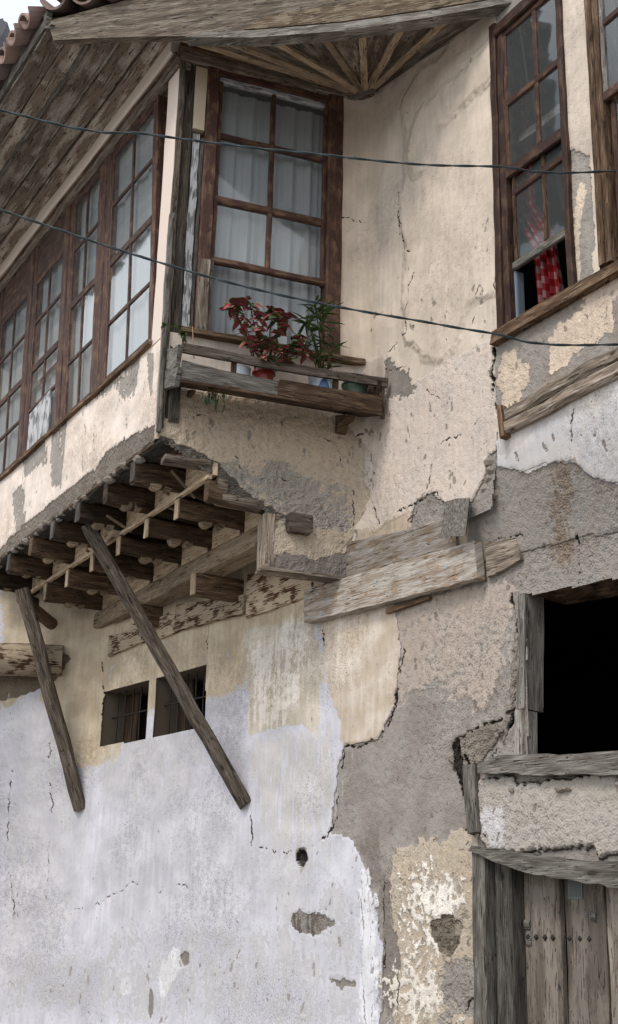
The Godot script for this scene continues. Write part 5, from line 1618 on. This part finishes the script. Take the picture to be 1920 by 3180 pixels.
func flower_box() -> void:
	var tilt := Transform3D(Basis(ALONG_SIDE, VERT, OUT_SIDE - VERT * 0.34), BAY_CORNER)
	var t := Transform3D(Basis(ALONG_SIDE, VERT, OUT_SIDE), BAY_CORNER)
	var box := thing("flower_box", t * Vector3(0.62, 4.44, 0.14), "slatted weathered wooden flower box fixed below the side window of the bay", "flower box")
	var m := MB.new()
	slab(m, t, [0.04, 4.634, 0.6, 4.627, 1.216, 4.64, 1.216, 4.694, 0.6, 4.674, 0.04, 4.688], 0.252, 0.27, 0.002)
	part("front_rail", m, wd("weathered", 0.85), box)
	m = MB.new()
	slab(m, t, [0.045, 4.47, 0.595, 4.468, 0.598, 4.562, 0.3, 4.566, 0.045, 4.588], 0.252, 0.268, 0.002)
	part("front_board", m, wd("grey", 0.85), box, "grey front board")
	m = MB.new()
	slab(m, t, [0.575, 4.474, 1.172, 4.474, 1.172, 4.572, 0.9, 4.566, 0.58, 4.566], 0.27, 0.286, 0.002)
	part("front_board", m, wd("brown", 0.95), box, "brown front board")
	m = MB.new()
	slab(m, tilt, [0.04, 4.552, 1.175, 4.555, 1.175, 4.572, 0.04, 4.568], 0.02, 0.284)
	part("bottom_board", m, wd("brown", 0.9), box)
	for q in [[4.635, 4.755], [4.53, 4.632]]:
		m = MB.new()
		bx(m, tilt, 0.018, 0.042, q[0], q[1], 0.0, 0.272, 2, 0.004, 0.15)
		part("end_board", m, wd("grey", 0.9), box)
	m = MB.new()
	bx(m, tilt, 1.15, 1.172, 4.575, 4.76, 0.02, 0.26, 2, 0.003)
	part("end_board", m, wd("brown", 0.8), box)
	m = MB.new()
	bx(m, t, 1.178, 1.196, 4.45, 4.69, 0.25, 0.268, 1, 0.002)
	part("corner_batten", m, wd("brown", 0.8), box)
	for s in [0.32, 0.90]:
		m = MB.new()
		bx(m, t, s, s + 0.03, 4.48, 4.66, 0.232, 0.248, 1, 0.002)
		part("inner_batten", m, wd("brown", 0.8), box)
	m = MB.new()
	slab(m, Transform3D(Basis(OUT_SIDE - VERT * 0.34, VERT, -ALONG_SIDE), BAY_CORNER + ALONG_SIDE * 1.04 + VERT * 0.10), [0.0, 4.44, 0.16, 4.44, 0.13, 4.41, 0.045, 4.39, 0.03, 4.34, 0.0, 4.33], -0.03, 0.03)
	part("bracket", m, wd("dark", 1.1), box)
	m = MB.new()
	slab(m, Transform3D(Basis(OUT_SIDE - VERT * 0.34, VERT, -ALONG_SIDE), BAY_CORNER + ALONG_SIDE * 0.16 + VERT * 0.10), [0.0, 4.44, 0.10, 4.44, 0.09, 4.425, 0.03, 4.41, 0.0, 4.40], -0.012, 0.012)
	part("bracket", m, wd("dark", 1.1), box)
	# pots
	var red := plain("red plastic", Color(0.50, 0.13, 0.10), 0.35, 0.5)
	var white := plain("white tin", Color(0.70, 0.75, 0.80), 0.4, 0.5)
	var blue := plain("blue tin", Color(0.20, 0.36, 0.52), 0.4, 0.5)
	var green := plain("green plastic", Color(0.25, 0.32, 0.275), 0.45, 0.5)
	var soil := plain("soil", Color(0.13, 0.10, 0.08), 0.95, 0.1)
	var prof := [Vector2(0.042, 0), Vector2(0.058, 0.105), Vector2(0.064, 0.105), Vector2(0.064, 0.118), Vector2(0.057, 0.118), Vector2(0.054, 0.10)]
	var at := t * Vector3(0.53, 4.535, 0.15)
	var pot := thing("flower_pot", at, "red plastic flower pot inside the slatted box under the coleus", "flower pot")
	m = MB.new()
	lathe(m, at, prof, 22)
	part("pot_wall", m, red, pot)
	m = MB.new()
	lathe(m, at, [Vector2(0.056, 0.104), Vector2(0, 0.108)], 14)
	part("soil", m, soil, pot)
	at = t * Vector3(0.40, 4.54, 0.15)
	m = MB.new()
	lathe(m, at, [Vector2(0.05, 0), Vector2(0.055, 0.10), Vector2(0.058, 0.11), Vector2(0.05, 0.11), Vector2(0.0, 0.10)], 20)
	tag(part("bowl", m, white), "small white bowl seen through the gap beside the red pot", "bowl")
	at = t * Vector3(0.865, 4.535, 0.16)
	var can := thing("paint_can", at, "white tin used as a planter with a blue round emblem", "tin can")
	m = MB.new()
	lathe(m, at, [Vector2(0.074, 0), Vector2(0.074, 0.145), Vector2(0.077, 0.147), Vector2(0.077, 0.153), Vector2(0.071, 0.153), Vector2(0.069, 0.13), Vector2(0, 0.13)], 26)
	part("can_wall", m, white, can)
	m = MB.new()
	for k in 10:
		var a0 := 0.95 + 0.09 * k
		var y0 := 0.055 + 0.055 * sin(PI * k / 10.0)
		var y1 := 0.055 + 0.055 * sin(PI * (k + 1) / 10.0)
		var q := func(a: float, y: float) -> Vector3: return at + Vector3(cos(a) * 0.0755, y, sin(a) * 0.0755)
		m.quad(q.call(a0, 0.02), q.call(a0 + 0.09, 0.02), q.call(a0 + 0.09, y1), q.call(a0, y0), Vector2(0, 0), Vector2(0, 0), Vector2(0, 0), Vector2(0, 0), Vector3(cos(a0), 0, sin(a0)))
	part("emblem", m, blue, can)
	at = t * Vector3(1.06, 4.535, 0.16)
	m = MB.new()
	lathe(m, at, [Vector2(0.05, 0), Vector2(0.07, 0.12), Vector2(0.075, 0.125), Vector2(0.075, 0.135), Vector2(0.066, 0.135), Vector2(0, 0.11)], 20)
	tag(part("tub", m, green), "dull green plastic tub at the right end of the flower box", "tub")
	plants(t)


func plants(t: Transform3D) -> void:
	# coleus with crimson, green-edged leaves
	var li := Image.create(32, 64, false, Image.FORMAT_RGB8)
	var f := FastNoiseLite.new()
	f.seed = 5
	f.frequency = 0.12
	for y in 64:
		for x in 32:
			var e := absf(x - 15.5) / 15.5
			var n := f.get_noise_2d(x, y) * 0.35
			var c := Color(0.60, 0.23, 0.32).lerp(Color(0.35, 0.13, 0.16), clampf((e + n - 0.25) * 2.4, 0, 1)).lerp(Color(0.42, 0.44, 0.25), clampf((e + n - 0.62) * 6.0, 0, 1))
			if e < 0.1:
				c = Color(0.68, 0.35, 0.42)
			li.set_pixel(x, y, c)
	var cm := plain("coleus", Color.WHITE, 0.55, 0.4)
	cm.albedo_texture = ImageTexture.create_from_image(li)
	cm.cull_mode = BaseMaterial3D.CULL_DISABLED
	cm.backlight_enabled = true
	cm.backlight = Color(0.2, 0.06, 0.06)
	var gmat := []
	for c in [Color(0.23, 0.31, 0.18), Color(0.29, 0.37, 0.21), Color(0.18, 0.25, 0.15)]:
		var g := plain("leaf %s" % c, c, 0.5, 0.4)
		g.cull_mode = BaseMaterial3D.CULL_DISABLED
		g.backlight_enabled = true
		g.backlight = Color(0.10, 0.16, 0.04)
		gmat.append(g)
	var stem := plain("stem", Color(0.28, 0.24, 0.13), 0.7)
	var shapes := [leaf_mesh(0.085, 0.058, 0.75, 0.25, 0.35, 0.15), leaf_mesh(0.07, 0.048, 0.72, 0.3, 0.5, 0.2), leaf_mesh(0.056, 0.038, 0.75, 0.35, 0.25, 0.2)]
	var root := t * Vector3(0.53, 4.60, 0.15)
	var col := thing("coleus_plant", root, "bushy coleus with crimson green-edged leaves in the red pot", "plant")
	# stems end at clusters of leaves: [along, up, out, leaves, size]
	var heads := [[0.325, 5.01, 0.17, 9, 1.05], [0.36, 4.93, 0.2, 7, 0.9], [0.43, 5.06, 0.16, 6, 0.95], [0.46, 4.96, 0.2, 7, 0.8], [0.40, 4.86, 0.22, 8, 0.75], [0.47, 4.85, 0.24, 8, 0.75], [0.56, 5.0, 0.19, 8, 1.15], [0.61, 4.97, 0.2, 8, 1.2], [0.59, 4.91, 0.22, 7, 1.0],
		[0.43, 4.79, 0.25, 8, 0.75], [0.50, 4.77, 0.26, 9, 0.8], [0.56, 4.82, 0.25, 8, 0.8], [0.62, 4.78, 0.26, 8, 0.8], [0.67, 4.81, 0.22, 8, 0.85], [0.71, 4.86, 0.2, 7, 0.9], [0.73, 4.80, 0.2, 6, 0.85], [0.56, 4.73, 0.27, 8, 0.75], [0.63, 4.72, 0.26, 8, 0.75], [0.48, 4.72, 0.26, 7, 0.75]]
	for hd in heads:
		var tip := t * Vector3(hd[0], hd[1], hd[2])
		var m := MB.new()
		pole(m, [root + Vector3(rng.randf_range(-0.03, 0.03), 0, rng.randf_range(-0.03, 0.03)), root.lerp(tip, 0.5) + Vector3(0, 0.03, 0), tip], 0.0045, 0.003, 6, 0.05, false)
		part("stem", m, stem, col)
		for k in int(hd[3] * 1.7):
			var a: float = TAU * k / hd[3] * 1.0 + rng.randf_range(-0.4, 0.4)
			var lift := rng.randf_range(-0.55, 0.35)
			var d := Vector3(cos(a), lift, sin(a)) + OUT_SIDE * 0.35
			var s: float = hd[4] * rng.randf_range(0.8, 1.15)
			inst("leaf", shapes[k % 3], cm if rng.randf() > 0.14 else gmat[k % 3], col, Transform3D(look(d, rng.randf_range(-0.5, 0.5)).scaled(Vector3(s, s, s)), tip + Vector3(rng.randf_range(-0.03, 0.03), rng.randf_range(-0.045, 0.022), rng.randf_range(-0.03, 0.03))))
	# oleander with long green leaves
	var lance := [leaf_mesh(0.13, 0.019, 0.85, 0.25, 0.12, 0.0), leaf_mesh(0.11, 0.016, 0.85, 0.25, 0.22, 0.0), leaf_mesh(0.085, 0.016, 0.85, 0.3, 0.3, 0.0)]
	root = t * Vector3(0.865, 4.61, 0.16)
	var ole := thing("oleander_plant", root, "green oleander with long narrow leaves right of the coleus", "plant")
	for hd in [[0.775, 5.06, 0.13, 13, 1.0], [0.83, 5.16, 0.12, 14, 1.1], [0.87, 5.10, 0.14, 12, 1.05], [0.80, 4.96, 0.16, 10, 0.8], [0.86, 4.96, 0.17, 10, 0.9], [0.76, 4.90, 0.14, 9, 0.8], [0.83, 4.86, 0.17, 10, 0.8], [0.90, 4.83, 0.18, 9, 0.85], [0.89, 4.74, 0.2, 8, 0.8], [0.93, 4.93, 0.16, 6, 0.85]]:
		var tip := t * Vector3(hd[0], hd[1], hd[2])
		var m := MB.new()
		pole(m, [root, root.lerp(tip, 0.5) + Vector3(0.01, 0.02, 0), tip], 0.006, 0.003, 6, 0.05, false)
		part("stem", m, stem, ole)
		for k in int(hd[3] * 1.5):
			var a: float = TAU * k / hd[3] + rng.randf_range(-0.3, 0.3)
			var d := Vector3(cos(a), rng.randf_range(-0.35, 0.75), sin(a)) + OUT_SIDE * 0.25
			var s: float = hd[4] * rng.randf_range(0.75, 1.1)
			inst("leaf", lance[k % 3], gmat[rng.randi() % 3], ole, Transform3D(look(d, rng.randf_range(-0.4, 0.4)).scaled(Vector3(s, s, s)), tip - VERT * rng.randf_range(0.0, 0.10)))
	# sprig growing at the left end of the box
	var small := [leaf_mesh(0.042, 0.022, 0.75, 0.2, 0.3, 0.1), leaf_mesh(0.032, 0.02, 0.75, 0.2, 0.3, 0.1)]
	root = t * Vector3(0.10, 4.68, 0.17)
	var sp := thing("weed_sprig", root, "thin green sprig leaning out over the corner post", "plant")
	for arc in [[[0.06, 4.77, 0.2], [0.0, 4.80, 0.22], [-0.045, 4.78, 0.24]], [[0.07, 4.76, 0.2], [0.035, 4.80, 0.21]], [[0.12, 4.72, 0.17]]]:
		var pts := [root]
		for q in arc:
			pts.append(t * Vector3(q[0], q[1], q[2]))
		var m := MB.new()
		pole(m, pts, 0.003, 0.0018, 5, 0.05, false)
		part("stem", m, gmat[1], sp)
		for n in range(1, pts.size()):
			for k in 4:
				var d := Vector3(rng.randf_range(-1, 1), rng.randf_range(-0.6, 0.5), rng.randf_range(-0.5, 1))
				inst("leaf", small[k % 2], gmat[k % 3], sp, Transform3D(look(d, 0.2), pts[n]))
	var cane := MB.new()
	pole(cane, [t * Vector3(0.135, 4.66, 0.16), t * Vector3(0.125, 4.86, 0.13)], 0.0035, 0.003, 6)
	tag(part("cane", cane, plain("cane", Color(0.56, 0.45, 0.34), 0.8)), "short tan cane stuck upright at the left end of the box", "stick")
	for q in [[0.935, 4.62, 0.12, "tan peg leaning behind the box rail below the oleander"], [1.135, 4.62, 0.12, "tan peg standing near the right end of the flower box"]]:
		cane = MB.new()
		pole(cane, [t * Vector3(q[0] + 0.004, q[1], q[2]), t * Vector3(q[0], q[1] + 0.15, q[2])], 0.006, 0.005, 6)
		tag(part("cane", cane, plain("cane", Color(0.56, 0.45, 0.34), 0.8)), q[3], "stick")
	# leaves hanging below the box
	root = t * Vector3(0.21, 4.45, 0.24)
	var hang := thing("trailing_plant", root, "dark green leaves trailing down below the bottom of the flower box", "plant")
	for k in 16:
		var at := root + ALONG_SIDE * rng.randf_range(-0.06, 0.09) + VERT * rng.randf_range(-0.06, 0.0)
		var sm2 := MB.new()
		pole(sm2, [root + VERT * 0.04, root.lerp(at, 0.5) + OUT_SIDE * 0.02, at], 0.0025, 0.0018, 5, 0.05, false)
		part("stem", sm2, stem, hang)
		inst("leaf", lance[2] if k % 2 else small[0], gmat[2], hang, Transform3D(look(Vector3(rng.randf_range(-0.4, 0.4), -1.0, rng.randf_range(0.0, 0.4)), rng.randf_range(-1, 1)).scaled(Vector3.ONE * 0.85), at))


func cables() -> void:
	var runs := [
		[[-4.2, 5.6, -4.4], [-1.352, 5.015, -4.797], [-0.777, 4.977, -4.883], [-0.44, 4.969, -4.934], [-0.116, 4.969, -4.983], [0.435, 4.975, -5.065], [0.841, 5.011, -5.126], [1.369, 5.056, -5.205], [4.0, 5.5, -5.5]],
		[[-4.2, 5.3, -4.4], [-1.306, 4.535, -4.804], [-0.877, 4.418, -4.868], [-0.48, 4.326, -4.928], [-0.027, 4.248, -4.996], [0.432, 4.207, -5.065], [0.791, 4.175, -5.119], [1.321, 4.179, -5.198], [4.0, 4.5, -5.5]]]
	var labels := ["upper dark cable strung across the street before the bay", "lower dark cable sagging past the flower box and plants"]
	for n in 2:
		var cv := Curve3D.new()
		var r: Array = runs[n]
		for i in r.size():
			var p := Vector3(r[i][0], r[i][1], r[i][2])
			var a: Array = r[maxi(i - 1, 0)]
			var b: Array = r[mini(i + 1, r.size() - 1)]
			var tan := (Vector3(b[0], b[1], b[2]) - Vector3(a[0], a[1], a[2])) / 6.0
			cv.add_point(p, -tan, tan)
		var len := cv.get_baked_length()
		var c := thing("cable", Vector3(0, 4.2, -5.0), labels[n], "cable", "cables across the street")
		for s in 2:
			var pts := []
			var k := 0.0
			while k < len:
				var p := cv.sample_baked(k)
				pts.append(p + Vector3(0, cos(k * 26.0 + PI * s), sin(k * 26.0 + PI * s)) * 0.0028 + Vector3(0, sin(k * 9.0) * 0.0012, 0))
				k += 0.03
			var m := MB.new()
			pole(m, pts, 0.0034, 0.0034, 6, 0.0, false)
			part("strand", m, mats.cable, c)
		for q in ([0.45, 0.53] if n == 0 else [0.42, 0.47, 0.55]):
			var p := cv.sample_baked(len * q)
			var m := MB.new()
			for s in 5:
				var a := s * 1.3
				pole(m, [p + Vector3(0.012 * s - 0.024, cos(a) * 0.008, sin(a) * 0.008), p + Vector3(0.012 * s - 0.014, cos(a + 1.3) * 0.009, sin(a + 1.3) * 0.009)], 0.0012, 0.0012, 5, 0.0, false)
			part("wire_tie", m, plain("tie wire", Color(0.42, 0.40, 0.38), 0.5), c)


func neighbour() -> void:
	# the end of a neighbouring roof pokes in at the top left
	var o := thing("neighbour_house", Vector3(-8.5, 0, -16.0), "neighbouring house whose grey roof edge pokes in at the top left corner", "house")
	var t := Transform3D(Basis(Vector3(1, 0, 0), VERT, Vector3(0, 0, 1)), Vector3(-4.20, 0, -14.45))
	var m := MB.new()
	bx(m, t, -6.0, -0.5, 0.0, 12.9, -4.0, -0.6, 1, 0.002, 0.0)
	part("wall", m, mats["coarse plaster"], o)
	m = MB.new()
	slab(m, t, [-6.5, 15.6, -6.5, 15.3, 0.0, 12.95, 0.06, 13.08, 0.1, 13.24, 0.05, 13.27, 0.03, 13.31, -0.02, 13.29, -0.06, 13.36], -4.6, 0.0)
	part("roof", m, plain("old slate", Color(0.36, 0.36, 0.38), 0.9), o)
